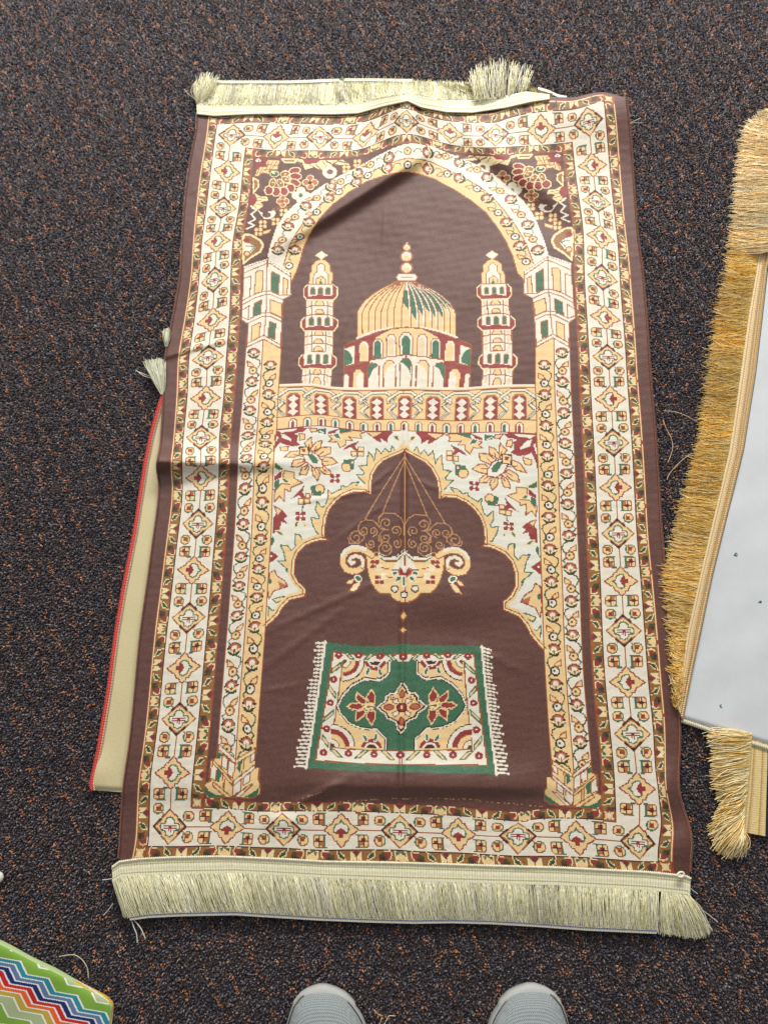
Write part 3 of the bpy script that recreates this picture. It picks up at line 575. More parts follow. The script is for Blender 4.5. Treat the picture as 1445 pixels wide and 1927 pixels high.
# ---------------------------------------------------------------- helpers
def toW(p, z=0.0):
    """photo survey point -> floor metres at height z"""
    p = np.asarray(p,float).reshape(-1,2); z = np.broadcast_to(z,(len(p),))
    xc = (p[:,0]-PCX)/F0; yc = (p[:,1]-PCY)/F0; t = (CH-z)/(math.cos(TH)+yc*math.sin(TH))
    return np.c_[xc*t, t*(math.sin(TH)-yc*math.cos(TH)), z]
def lin(c):
    c = np.asarray(c,float)/255.; return np.where(c<=.04045,c/12.92,((c+.055)/1.055)**2.4)
def mesh(name, V, Fc, mats, parent=None, col=None, mi=None, smooth=False, loc=None):
    """V nx3, Fc mxk (all faces same size) or list of such arrays; col: one linear RGB per face"""
    me = bpy.data.meshes.new(name); V = np.asarray(V,np.float32)
    if loc is not None: V = V-np.asarray(loc,np.float32)
    Fs = Fc if isinstance(Fc,list) else [Fc]; Fs = [np.asarray(f,np.int32) for f in Fs if len(f)]
    me.vertices.add(len(V)); me.vertices.foreach_set('co',V.ravel())
    nl = sum(f.size for f in Fs); me.loops.add(nl); me.loops.foreach_set('vertex_index',np.concatenate([f.ravel() for f in Fs]))
    tot = np.concatenate([np.full(len(f),f.shape[1],np.int32) for f in Fs]); st = np.r_[0,np.cumsum(tot)[:-1]].astype(np.int32)
    me.polygons.add(len(tot)); me.polygons.foreach_set('loop_start',st); me.polygons.foreach_set('loop_total',tot)
    if smooth: me.polygons.foreach_set('use_smooth',np.ones(len(tot),bool))
    if mi is not None: me.polygons.foreach_set('material_index',np.asarray(mi,np.int32))
    me.update(calc_edges=True)
    if col is not None:
        a = me.attributes.new('dye','FLOAT_COLOR','FACE'); c = np.ones((len(tot),4),np.float32); c[:,:3] = col; a.data.foreach_set('color',c.ravel())
    for m in (mats if isinstance(mats,list) else [mats]): me.materials.append(m)
    o = bpy.data.objects.new(name,me); S.collection.objects.link(o)
    if parent is not None: o.parent = parent
    if loc is not None and parent is None: o.location = loc
    return o
def tag(o, label, cat, group=None, kind=None):
    if label: o['label'] = label
    if cat: o['category'] = cat
    if group: o['group'] = group
    if kind: o['kind'] = kind
    return o
def thing(name, label, cat, loc=(0,0,0), group=None):
    o = bpy.data.objects.new(name,None); S.collection.objects.link(o); o.empty_display_size=.05; o.location = loc
    return tag(o,label,cat,group)
def mat(name, col=None, attr=False, rough=.8, sheen=0, bump=0, bscale=800, vary=.12, spec=.3, vscale=300, sheent=(1,1,1), sr=.4):
    m = bpy.data.materials.new(name); m.use_nodes = True; N = m.node_tree.nodes; L = m.node_tree.links; b = N['Principled BSDF']
    b.inputs['Roughness'].default_value = rough; b.inputs['Specular IOR Level'].default_value = spec
    b.inputs['Sheen Weight'].default_value = sheen; b.inputs['Sheen Roughness'].default_value = sr; b.inputs['Sheen Tint'].default_value = (*sheent,1)
    tc = N.new('ShaderNodeTexCoord'); nz = N.new('ShaderNodeTexNoise'); nz.inputs['Scale'].default_value = vscale; nz.inputs['Detail'].default_value = 3
    L.new(tc.outputs['Object'],nz.inputs['Vector'])
    mr = N.new('ShaderNodeMapRange'); mr.inputs['From Min'].default_value=.25; mr.inputs['From Max'].default_value=.75; mr.inputs['To Min'].default_value=1-vary; mr.inputs['To Max'].default_value=1+vary
    L.new(nz.outputs['Fac'],mr.inputs['Value'])
    vm = N.new('ShaderNodeVectorMath'); vm.operation='SCALE'; L.new(mr.outputs['Result'],vm.inputs['Scale'])
    if attr:
        at = N.new('ShaderNodeAttribute'); at.attribute_name='dye'; L.new(at.outputs['Color'],vm.inputs[0])
    else:
        vm.inputs[0].default_value = tuple(lin(col))
    L.new(vm.outputs['Vector'],b.inputs['Base Color'])
    if bump:
        n2 = N.new('ShaderNodeTexNoise'); n2.inputs['Scale'].default_value = bscale; n2.inputs['Detail'].default_value = 2; L.new(tc.outputs['Object'],n2.inputs['Vector'])
        bp = N.new('ShaderNodeBump'); bp.inputs['Strength'].default_value = bump; bp.inputs['Distance'].default_value = .001
        L.new(n2.outputs['Fac'],bp.inputs['Height']); L.new(bp.outputs['Normal'],b.inputs['Normal'])
    return m
def resample(P, n, closed=False):
    P = np.asarray(P,float); d = np.r_[0,np.cumsum(np.hypot(*np.diff(P[:,:2],axis=0).T))]; t = np.linspace(0,d[-1],n)
    return np.c_[tuple(np.interp(t,d,P[:,k]) for k in range(P.shape[1]))]
def smoothc(P, n, it=6):
    Q = resample(P,n)
    for _ in range(it): Q[1:-1] = (Q[:-2]+2*Q[1:-1]+Q[2:])/4
    return Q
def tubes(paths, rad, sides=3, taper=None):
    """paths: array (n, k, 3); rad scalar or (n,) -> verts, quads"""
    P = np.asarray(paths,float); n,k,_ = P.shape
    T = np.gradient(P,axis=1); T /= np.linalg.norm(T,axis=2,keepdims=True)+1e-12
    up = np.zeros_like(T); up[...,2] = 1; bad = np.abs(T[...,2])>.9; up[bad] = (1,0,0)
    A = np.cross(T,up); A /= np.linalg.norm(A,axis=2,keepdims=True)+1e-12; B = np.cross(A,T)
    r = np.broadcast_to(np.asarray(rad,float).reshape(-1,1),(n,k)).copy()
    if taper is not None: r = r*np.linspace(1,taper,k)[None]
    an = np.arange(sides)*2*math.pi/sides+math.pi/2
    V = P[:,:,None]+r[:,:,None,None]*(np.cos(an)[None,None,:,None]*A[:,:,None]+np.sin(an)[None,None,:,None]*B[:,:,None])
    idx = np.arange(n*k*sides).reshape(n,k,sides); j = (np.arange(sides)+1)%sides
    a = idx[:,:-1,:]; b = idx[:,:-1][:,:,j]; c = idx[:,1:][:,:,j]; d = idx[:,1:,:]
    Q = np.stack([a,b,c,d],-1).reshape(-1,4)
    return V.reshape(-1,3), Q, (n, (k-1)*sides)
def tube(path, r, sides=6): return tubes(np.asarray(path,float)[None],r,sides)
RNG = np.random.RandomState(11)
def gridfaces(nr, nc):
    i = np.arange(nr*nc).reshape(nr,nc)
    return np.stack([i[1:,:-1],i[1:,1:],i[:-1,1:],i[:-1,:-1]],-1).reshape(-1,4)
def sg(x): return 1/(1+np.exp(-np.clip(x,-40,40)))
def vnoise(x, y, seed, n=6):
    """cheap smooth noise from random plane waves"""
    r = np.random.RandomState(seed); o = 0
    for _ in range(n):
        a = r.rand()*2*math.pi; f = .6+r.rand()*1.2; o = o+np.sin((x*math.cos(a)+y*math.sin(a))*f*2*math.pi+r.rand()*6.28)
    return o/n
def seg(x, y, ax, ay, bx, by):
    dx, dy = bx-ax, by-ay; L = math.hypot(dx,dy); t = ((x-ax)*dx+(y-ay)*dy)/L**2
    return t, ((x-ax)*-dy+(y-ay)*dx)/L       # along 0..1, signed distance (positive to the left-turn side)
# height of the main rug's cloth above the carpet, at survey position (x, y)
def rugz(x, y):
    z = .0045+0*x
    z += .0055*sg((640-x)/50)*sg((y-700)/40)*sg((1500-y)/10)                       # lies over the folded rug at the left
    z += .026*np.exp(-((x-766)/50)**2)*np.exp(-(np.clip(y-188,0,None)/85)**2)       # ridge at the top centre
    z += .007*np.exp(-((x-766)/90)**2)*sg((420-y)/40)
    z += .026*sg((x-985)/32)*np.exp(-((np.clip(y-180,0,None))/95)**2)               # lifted corner over the tucked fringe
    t,d = seg(x,y,556,470,790,322); z += .015*np.exp(-((d+24)/(np.where(d>-24,17,60)))**2)*sg(t*8)*sg((1.05-t)*12)
    t,d = seg(x,y,862,285,1040,425); z += -.008*np.exp(-(d/24)**2)*sg(t*9)*sg((1-t)*9)+.007*np.exp(-((d+46)/30)**2)*sg(t*9)*sg((1-t)*9)
    t,d = seg(x,y,296,868,540,872+0); z += .022*np.exp(-(d/np.where(d<0,24,15))**2)*sg((1-t)*7)*np.exp(-np.clip(t,0,2)*1.1)   # wrinkle from the left edge
    t,d = seg(x,y,305,672,420,640); z += .0035*np.exp(-(d/7)**2)*sg((1-t)*9)
    z += -.0046*np.exp(-((x-(762-(y-830)*.012))/6.5)**2)*sg((y-800)/25)*sg((1510-y)/10)   # centre crease
    z += .0036*np.exp(-((x-(762-(y-830)*.012))/26)**2)*sg((y-800)/25)*sg((1510-y)/10)
    z += .010*np.exp(-((x-1262)/26)**2)*np.exp(-((y-1480)/48)**2)                   # curl of the right edge
    z += .008*np.exp(-((x-1288)/30)**2)*np.exp(-((y-1590)/40)**2)
    t,d = seg(x,y,600,1474,1020,1480); z += .0095*np.exp(-(d/np.where(d>0,18,42))**2)*sg(t*14)*sg((1-t)*14)
    t,d = seg(x,y,560,1512,640,1474); z += .004*np.exp(-(d/9)**2)*sg(t*9)*sg((1-t)*9)
    z += .004*np.exp(-(((x-535)/40)**2+((y-1545)/20)**2))
    z += .0035*np.exp(-(((x-860)/110)**2+((y-1120)/45)**2))-.002*np.exp(-(((x-830)/120)**2+((y-1185)/30)**2))
    z += .0016*(vnoise(x/260.,y/260.,4)+.35*vnoise(x/85.,y/85.,9))+.00025*vnoise(x/22.,y/22.,5)
    for (ax,ay,bx,by,w,hh) in ((560,945,690,925,5,.0010),(640,1010,720,950,5,.0008),(520,1180,700,1100,7,.0012),(500,1255,640,1150,8,.0011),(690,920,740,880,5,.001),(720,460,724,400,3,.0007),
                               (640,640,652,600,3,.0007),(560,905,640,872,4,.0008),(310,400,350,370,4,.001),(352,368,378,352,3,.0008),(780,900,840,930,6,.0008),(880,1215,980,1262,9,.0012),(500,1300,560,1290,6,.0008)):
        t,d = seg(x,y,ax,ay,bx,by); z += hh*np.exp(-(d/w)**2)*sg(t*10)*sg((1-t)*10)
    return z
def onrug(p, lift=0.0):
    p = np.asarray(p,float).reshape(-1,2); return toW(p, rugz(p[:,0],p[:,1])+lift)
# ---------------------------------------------------------------- carpet floor
def inside(P, poly):
    poly = np.asarray(poly,float); c = np.zeros(len(P),bool); q_ = np.roll(poly,-1,0)
    for (ax,ay),(bx,by) in zip(poly,q_):
        if ay!=by: c ^= ((ay>P[:,1])!=(by>P[:,1]))&(P[:,0]<(bx-ax)*(P[:,1]-ay)/(by-ay)+ax)
    return c
def build_floor():
    X0,X1,Y0,Y1 = -1.05,1.05,-.62,1.5; st = .0026
    nx = int((X1-X0)/st); ny = int((Y1-Y0)/st); r = RNG
    gx,gy = np.meshgrid(np.arange(nx)*st+X0, np.arange(ny)*st+Y0); gx = gx+r.uniform(-.4,.4,gx.shape)*st; gy = gy+r.uniform(-.4,.4,gy.shape)*st
    x,y = gx.ravel(),gy.ravel()
    hid = inside(np.c_[x,y], toW([(400,250),(640,250),(880,250),(1080,250),(1150,800),(1230,1560),(300,1560),(350,1000)],0)[:,:2])
    far = (np.abs(x)>.95)|(y>1.4)|(y<-.5)
    k = ~hid; x,y = x[k],y[k]; n = len(x)
    # yarn colours: flecks of orange in short slanting rows, patches of blue grey and plum
    G = 1e-3; W = int((X1-X0)/G); H = int((Y1-Y0)/G); lab = np.zeros((H,W),np.uint8)
    def dash(cx,cy,th,Ls,kd,pr):
        for s_ in np.arange(0,Ls+.1,1.8):
            ax = int((cx-X0)/G+(s_-Ls/2)*math.cos(th)+r.normal()*.9); ay = int((cy-Y0)/G+(s_-Ls/2)*math.sin(th)+r.normal()*.9)
            if 1<ax<W-2 and 1<ay<H-2 and r.rand()<pr: lab[ay-1:ay+2,ax-1-(r.rand()<.5):ax+2] = kd
    for (ang,pp,sp,kd,pr) in ((-64,.028,.0165,1,.8),(24,.040,.030,1,.5)):      # woven rows of flecks
        th = math.radians(ang); d_ = np.array([math.cos(th),math.sin(th)]); n_ = np.array([-d_[1],d_[0]])
        for a_ in np.arange(-2.2,2.2,pp):
            o_ = r.uniform(0,sp)
            for b_ in np.arange(-2.2,2.2,sp):
                c_ = n_*(a_+r.normal()*.0026)+d_*(b_+o_+r.normal()*.003)
                if X0<c_[0]<X1 and Y0<c_[1]<Y1 and r.rand()<pr*1.08: dash(c_[0],c_[1],th+r.normal()*.35,r.choice([6,8,10,13]),kd,.92)
    for i in range(5000): dash(r.uniform(X0,X1),r.uniform(Y0,Y1),r.uniform(0,3.14),r.choice([1,2,4]),1,.9)
    for i in range(9000): dash(r.uniform(X0,X1),r.uniform(Y0,Y1),r.uniform(0,3.14),r.choice([2,4,6]),2,.9)
    xi = ((x-X0)/G).astype(int).clip(0,W-1); yi = ((y-Y0)/G).astype(int).clip(0,H-1); lb = lab[yi,xi]
    dark = lin([(86,70,66),(54,57,74),(106,87,81),(148,137,134),(34,32,40),(84,86,108),(66,55,57),(122,110,112)])
    pat = 1.2*vnoise(x/.024,y/.024,21)+.9*vnoise(x/.055,y/.055,22)+r.normal(size=n)*.4; wv = np.exp(.22*vnoise(x/.03,y/.03,23)+.12*vnoise(x/.2,y/.2,24))
    ci = r.randint(0,8,n); ci = np.where((pat>.45)&(r.rand(n)<.6), r.choice([1,5,4],n), ci); ci = np.where((pat<-.45)&(r.rand(n)<.5), r.choice([0,2,6],n), ci)
    col = dark[ci]*((.6+.7*r.rand(n))*wv)[:,None]
    org = 1.05*lin([(204,138,96),(188,118,80),(216,158,116),(168,106,78)])[r.randint(0,4,n)]*(.55+.6*r.rand(n))[:,None]
    ros = lin([(138,112,108),(122,102,104)])[r.randint(0,2,n)]
    om = (lb==1)&(r.rand(n)<.9); col[om] = org[om]; pm = (lb==2)&(r.rand(n)<.7); col[pm] = ros[pm]
    col *= .84
    # each tuft: a leaning pyramid of yarn ends
    hgt = r.uniform(.0030,.0052,n); la = r.uniform(0,2*math.pi,n); lm = r.uniform(.0004,.0034,n); a0 = r.uniform(0,math.pi,n); bw = r.uniform(.0010,.0017,n)
    V = np.empty((n,7,3)); zb = -.0050
    for i in range(3):
        an = a0+i*2*math.pi/3
        V[:,i] = np.c_[x+bw*np.cos(an), y+bw*np.sin(an), np.full(n,zb)]
        V[:,3+i] = np.c_[x+lm*.5*np.cos(la)+bw*.85*np.cos(an+.5), y+lm*.5*np.sin(la)+bw*.85*np.sin(an+.5), zb+hgt*r.uniform(.6,.85,n)]
    V[:,6] = np.c_[x+lm*np.cos(la), y+lm*np.sin(la), zb+hgt]
    b = np.arange(n)[:,None]*7
    Q = np.stack([b+np.array([[i,(i+1)%3,3+(i+1)%3,3+i]]) for i in range(3)],1).reshape(-1,4)
    T = np.stack([b+np.array([[3+i,3+(i+1)%3,6]]) for i in range(3)],1).reshape(-1,3)
    Vb = np.array([[-4,-3,zb+.0004],[4,-3,zb+.0004],[4,5,zb+.0004],[-4,5,zb+.0004]])
    VV = np.vstack([V.reshape(-1,3),Vb]); nb = len(VV)
    cc = np.vstack([np.repeat(col*.8,3,0)*RNG.uniform(.85,1.1,(n*3,1)),lin([[40,35,37]]),np.repeat(col,3,0)*RNG.uniform(.8,1.25,(n*3,1))])
    mi = np.r_[np.zeros(n*3),1,np.zeros(n*3)]
    m1 = mat('carpet_yarn',attr=True,rough=.85,sheen=.7,vary=.1,vscale=900,spec=.25)
    m2 = bpy.data.materials.new('carpet_base'); m2.use_nodes=True; N=m2.node_tree.nodes; L=m2.node_tree.links; bb=N['Principled BSDF']; bb.inputs['Roughness'].default_value=.95
    tc=N.new('ShaderNodeTexCoord'); vo=N.new('ShaderNodeTexVoronoi'); vo.inputs['Scale'].default_value=330; cr=N.new('ShaderNodeValToRGB'); sp=N.new('ShaderNodeSeparateColor')
    L.new(tc.outputs['Object'],vo.inputs['Vector']); L.new(vo.outputs['Color'],sp.inputs[0]); L.new(sp.outputs[0],cr.inputs[0]); e=cr.color_ramp.elements
    e[0].color=(*lin((40,36,40)),1); e[1].color=(*lin((90,70,62)),1); e[1].position=.95; x_=e.new(.5); x_.color=(*lin((62,54,58)),1); L.new(cr.outputs[0],bb.inputs['Base Color'])
    o = mesh('floor',VV,[np.vstack([Q,[[nb-4,nb-3,nb-2,nb-1]]]),T],[m1,m2],col=cc,mi=mi); o['kind']='structure'
build_floor()
# ---------------------------------------------------------------- the prayer rug
M_tape = mat('cream_tape_thread',attr=True,rough=.5,sheen=.3,vary=.08,spec=.5)
M_thread = mat('silky_fringe_thread',attr=True,rough=.42,sheen=.2,vary=.1,spec=.55,vscale=200)
M_pile = mat('printed_rug_pile',attr=True,rough=.52,sheen=.9,bump=.35,bscale=900,vary=.07,spec=.45,vscale=420,sheent=(1,.86,.8),sr=.3)
def silky(m):
    N = m.node_tree.nodes; L = m.node_tree.links; b = N['Principled BSDF']; o = N['Material Output']; t = N.new('ShaderNodeBsdfTranslucent'); x = N.new('ShaderNodeMixShader'); x.inputs[0].default_value=.38
    L.new(b.inputs['Base Color'].links[0].from_socket,t.inputs['Color']); L.new(b.outputs[0],x.inputs[1]); L.new(t.outputs[0],x.inputs[2]); L.new(x.outputs[0],o.inputs['Surface'])
CREAM = [(250,245,214),(242,236,196),(228,222,168),(252,249,232),(206,198,130)]
def strands(name, parent, root, tip, n, z0, z1, rad=.00042, k=7, jit=3.0, slant=0, cols=CREAM, curl=2.0, bulge=.004, tipj=3, clump=0, wts=None, seed=1, material=None):
    """n threads from the root polyline to the tip polyline (survey coordinates)"""
    r = np.random.RandomState(seed); R = resample(root,800); T = resample(tip,800)
    t = np.sort(r.rand(n)); i = (t*799).astype(int); t2 = np.clip(t+slant+r.normal(size=n)*.002,0,1)
    if clump:
        g = np.floor(t*clump)/clump+.5/clump; t2 = t2+(g-t)*r.uniform(.3,.9,n)
    j = np.clip((t2*799).astype(int),0,799)
    A = R[i]+r.normal(size=(n,2))*.4; B = T[j]+r.normal(size=(n,2))*tipj
    L = np.hypot(*(B-A).T); s = np.linspace(0,1,k)[None,:,None]
    P = A[:,None]*(1-s)+B[:,None]*s; d = (B-A)/L[:,None]; nn = np.c_[-d[:,1],d[:,0]]
    ph = r.uniform(0,6.28,n)[:,None]; am = r.normal(size=n)[:,None]*curl
    P = P+nn[:,None]*((am*np.sin(s[...,0]*3.1))[...,None]+(r.normal(size=(n,k))*jit*.25*s[...,0])[...,None]+(np.sin(ph+s[...,0]*5)*curl*.4*s[...,0])[...,None])
    zr = z0(A[:,0],A[:,1])[:,None] if callable(z0) else z0
    z = zr+(z1-zr)*s[...,0]+bulge*np.sin(s[...,0]*math.pi)*r.uniform(.3,1.2,n)[:,None]+r.uniform(0,.0022,n)[:,None]+r.normal(size=(n,k))*.0002
    Wp = toW(P.reshape(-1,2), np.maximum(z.ravel(),.0004)).reshape(n,k,3)
    V,Q,(a,b) = tubes(Wp,rad,3,taper=.8)
    c = lin(cols)[r.choice(len(cols),n,p=wts)]*r.uniform(.82,1.12,(n,1))*np.exp(.30*vnoise(t*9,t*0,seed+70))[:,None]*np.exp(.14*vnoise(t*43,t*0,seed+90))[:,None]; return mesh(name,V,Q,material or M_thread,parent,col=np.repeat(c,b,0))
def added_sheet(name, parent, root, tip, z0, z1, col, n=260, m=6, seed=0):
    """sheet added under a dense fringe to lighten the shaded gaps between threads"""
    A = resample(root,n); B = resample(tip,n); s = np.linspace(0,1,m)[:,None,None]; P = A[None]*(1-s)+B[None]*s; s = s[...,0]
    zr = z0(A[:,0],A[:,1])[None] if callable(z0) else z0; r = np.random.RandomState(seed)
    z = zr*(1-s)+z1*s+r.normal(size=(m,n))*.0003; V = toW(P.reshape(-1,2),z.ravel()); F_ = gridfaces(m,n); Vb = V.copy(); Vb[:,2] -= .0012
    c = lin([col])*r.uniform(.72,1.1,(len(F_),1)); return mesh(name,np.vstack([V,Vb]),np.vstack([F_,(F_+len(V))[:,::-1]]),M_thread,parent,col=np.vstack([c,c]))
def tape(name, parent, inner, outer, n, lift, zfun, rows=6, rib=.0007, cols=((240,234,204),(226,219,180),(242,236,206),(230,223,186),(240,233,200)), dark=(196,186,134), material=None):
    A = smoothc(inner,n*2+1,2); B = smoothc(outer,n*2+1,2); nr = rows*2+1; s = np.linspace(0,1,nr)[:,None,None]
    P = A[None]*(1-s)+B[None]*s; z = zfun(P[...,0],P[...,1])+lift
    rb = (np.arange(n*2+1)%2)[None]*rib*.6; cr = (np.arange(nr)%2)[:,None]*rib*.3
    V = toW(P.reshape(-1,2),(z+rb+cr).ravel()); F_ = gridfaces(nr,n*2+1)
    jj,ii = np.meshgrid(np.arange(nr-1),np.arange(n*2),indexing='ij')
    c = lin(cols)[(jj//2)%len(cols)]; c = np.where((((jj==3)|(jj==nr-4)))[...,None],lin(dark),c); c = c*(np.where((ii//1)%4==3,.72,1.))[...,None]*RNG.uniform(.9,1.05,ii.shape)[...,None]  # darker columns put the shade of the grooves between ribs into the colour
    nv = len(V); top = F_
    Vb = V.copy(); Vb[:,2] -= .0016
    o = mesh(name,np.vstack([V,Vb]),np.vstack([top,(F_+nv)[:,::-1]]),material or M_tape,parent,col=np.vstack([c.reshape(-1,3)]*2)); return o
def cord(name, parent, line, amp, pitch, r, zfun, lift, col, col2=None, sides=5, material=None, px_r=None):
    Ln = np.hypot(*np.diff(np.asarray(line,float),axis=0).T).sum(); n = int(Ln/pitch)*4+1; P = smoothc(line,n,2)
    T = np.gradient(P,axis=0); T /= np.hypot(*T.T)[:,None]; N_ = np.c_[-T[:,1],T[:,0]]; ph = np.arange(n)*math.pi/2
    P2 = P+N_*(amp*np.sin(ph))[:,None]; z = zfun(P[:,0],P[:,1])+lift+.0006*np.cos(ph)
    V,Q,(a,b) = tube(toW(P2,z),r,sides); f = np.repeat(np.arange(n-1),sides); c = np.where(((f//2)%2==0)[:,None],lin(col),lin(col2 or col))
    return mesh(name,V,Q,material or M_tape,parent,col=c*RNG.uniform(.88,1.08,(len(c),1)))
def build_rug():
    root = thing('prayer_rug','brown and cream prayer rug with a woven mosque and cream fringes, lying flat','rug',(0,.38,0))
    L0 = np.array([0,.38,0]); 
    class Pr: pass
    u,v = np.meshgrid(np.arange(GW+1),np.arange(GH+1)); pp = uv2px(np.c_[u.ravel(),v.ravel()])
    z = rugz(pp[:,0],pp[:,1]).reshape(u.shape)
    # the long edges lie down towards the carpet
    V = toW(pp, z.ravel()); V = V.reshape(GH+1,GW+1,3)
    nr,nc = GH+1,GW+1; Ft = gridfaces(nr,nc)
    pal = lin([PAL[k] for k in PK]); c = pal[IMG]
    rr = np.random.RandomState(8); dk = (c.max(-1)<.35)[...,None]; c = c*np.where(dk,rr.uniform(.80,1.2,(GH,GW,1)),rr.uniform(.96,1.03,(GH,GW,1)))
    # skirt all round gives the cloth its thickness
    idx = np.arange(nr*nc).reshape(nr,nc); ring = np.r_[idx[0,:],idx[1:,-1],idx[-1,-2::-1],idx[-2:0:-1,0]]
    Vf = V.reshape(-1,3); low = Vf[ring].copy(); low[:,2] = np.maximum(low[:,2]-.003,.0002); nb = len(Vf); k = len(ring); a = np.arange(k); b = (a+1)%k
    Fs = np.c_[ring[a],ring[b],nb+b,nb+a]
    col = np.vstack([c[:, :].reshape(-1,3), np.repeat(lin([(84,54,46)]),k,0)])
    body = mesh('pile',np.vstack([Vf,low]),np.vstack([Ft,Fs]),M_pile,None,col=col,smooth=True)
    # underside
    st = 6; sub = Vf.reshape(nr,nc,3)[::st,::st].copy(); sub[...,2] -= .0026; s1,s2 = sub.shape[:2]
    back = mesh('backing',sub.reshape(-1,3),gridfaces(s1,s2)[:,::-1],mat('rug_backing',(206,190,158),rough=.9,bump=.3),None)
    parts = [body,back]
    # overlocked long edges
    for (uu,white) in ((-.4,(0,150)),(506.4,(735,775))):
        ln = uv2px(np.c_[np.full(200,uu),np.linspace(2,792,200)])
        parts.append(cord('edge_stitching',None,ln,1.2,2.8,.0013,rugz,.0002,(150,84,58),(92,54,44)))
        w_ = uv2px(np.c_[np.full(60,uu+(-1.0 if uu<0 else 1.0)),np.linspace(80,158,60) if uu<0 else np.linspace(722,760,60)])
        parts.append(cord('edge_thread',None,w_,.5,3.0,.00045,rugz,-.001,(226,214,200),(150,110,96)))
    zc = lambda x,y: rugz(x,y)
    # top end: tape, scalloped edge, fringe
    lowT = [(371,214),(403.7,217.5),(473.7,214),(543.7,213.5),(626.5,214.5),(674,212.6),(722,199),(766.6,189.5),(792,201.4),(839.6,210.3),(887,211.5),(951,202),(998.8,191),(1034,186)]
    upT = [(370,193),(403,196),(473,196),(543,195),(626,195),(674,192),(722,181),(766.6,173.5),(792,180),(839.6,187),(887,186.5),(951,180),(990,172),(1034,178)]
    zt = lambda x,y: rugz(x,np.maximum(y,190))
    parts.append(tape('fringe_tape',None,lowT,upT,300,.0022,zt))
    parts.append(cord('scallop_edge',None,lowT,1.3,3.6,.0011,zt,.0030,(232,226,196)))
    # fringe of the top end: combed away from the rug, its hem caught by a blue stitch
    tipT = [(388,152),(420,154),(480,155),(543,155),(600,153),(660,152),(720,153),(775,153),(830,155),(890,157)]
    rootT = [(372,195),(403,197),(473,197),(543,196),(626,196),(674,193),(722,182),(766.6,175),(830,187),(892,187)]
    parts.append(added_sheet('added_fringe_sheet',None,rootT,[(x,y+3) for x,y in tipT],lambda x,y: zt(x,y)+.0004,.0022,(222,216,158),n=420))
    OL = [(208,200,140),(186,180,108),(158,148,74),(222,216,176),(132,122,58)]
    parts.append(strands('fringe',None,rootT,tipT,2300,lambda x,y: zt(x,y)+.0012,.004,jit=3,slant=-.006,seed=2,wts=[.34,.26,.16,.14,.1],bulge=.003,tipj=2.3,cols=CREAM,curl=3))
    parts.append(strands('loose_fringe',None,[(890,188),(951,180),(992,173)],[(886,142),(893,128),(920,122),(945,113),(968,118),(990,124),(1000,140)],150,.015,.016,rad=.00052,curl=3.6,seed=3,tipj=5,cols=[(255,251,228),(246,240,204),(226,219,166)],clump=34,bulge=.006))
    parts.append(strands('loose_fringe',None,[(370,194),(373,190),(384,192)],[(366,160),(376,146),(386,143),(398,140),(410,150)],110,.006,.012,rad=.0005,seed=4,tipj=5,curl=4,cols=[(252,248,222),(240,234,196),(216,208,150)]))
    parts.append(strands('stray_threads',None,[(640,190),(700,188),(760,176)],[(616,148),(650,147),(700,144),(765,150)],40,.008,.012,rad=.0004,seed=14,tipj=3,curl=4,cols=[(214,206,160),(200,192,140)]))
    parts.append(strands('tucked_fringe',None,[(830,182),(900,176),(985,170),(1036,184)],[(760,153),(860,156),(1000,163),(1046,178)],620,.009,.003,seed=5,cols=[(150,138,62),(128,116,44),(172,160,86),(196,186,120)],tipj=1.2,bulge=.003))  # shade on the folded part is put into darker olive thread colours
    hemT = [(388,151),(420,155),(480,155),(543,155),(600,153),(638,151.5)]; hemT2 = [(648,151),(700,151),(775,152)]
    zf = lambda x,y: .0055+0*x
    for hm in (hemT,hemT2,[(1012,167),(1030,172),(1050,181),(1066,184)]):
        H_ = np.array(hm,float); parts.append(tape('fringe_hem',None,H_+[0,2],H_-[0,3.4],int(np.ptp(H_[:,0])/2.2),.0012,zf,rows=2,cols=((234,232,218),(226,222,204)),dark=(214,210,188)))
        parts.append(cord('blue_stitching',None,H_+[0,2.2],.5,5,.0006,zf,.0026,(40,60,120),(214,210,190)))
    # bottom end
    bi = [(211,1633),(225,1622.5),(260,1617.5),(326,1614),(409,1612.6),(436,1613),(536,1617.5),(610,1622),(760,1624.5),(900,1629),(1050.7,1633),(1217,1641.6),(1290,1649),(1299,1654)]
    bo = [(213,1660),(228,1650),(262,1648),(326,1646),(409,1644),(440,1643),(536,1648),(610,1652),(760,1658),(900,1662),(1050,1666),(1217,1675),(1290,1683),(1298,1686)]
    zb = lambda x,y: rugz(x,np.minimum(y,1640))*.75+.001
    parts.append(tape('fringe_tape',None,bi,bo,430,.0026,zb))
    parts.append(cord('scallop_edge',None,bi,1.5,3.8,.0013,zb,.0034,(232,226,196)))
    tipB = [(232,1725),(245,1727),(280,1722),(340,1719),(441,1717),(520,1722),(601,1727),(700,1731),(780,1733),(850,1732),(926,1734),(1010,1739),(1105,1746),(1235,1752)]
    parts.append(strands('fringe',None,[(212,1655)]+bo[1:12]+[(1240,1677)],tipB,2700,.0062,.004,seed=6,slant=.006,jit=3.5,curl=3.2,bulge=.004,tipj=1.6,clump=300,wts=[.34,.26,.16,.16,.08]))
    parts.append(added_sheet('added_fringe_sheet',None,[(212,1655)]+bo[1:12]+[(1240,1677)],tipB,.0045,.0022,(214,208,146),n=600))
    parts.append(strands('loose_fringe',None,[(1244,1678),(1270,1681),(1298,1686)],[(1247,1755),(1262,1757),(1280,1760),(1312,1764),(1326,1758),(1338,1748)],330,.008,.003,rad=.0005,seed=7,tipj=3.5,curl=4,cols=[(252,248,222),(240,234,192),(222,214,160)],clump=16))
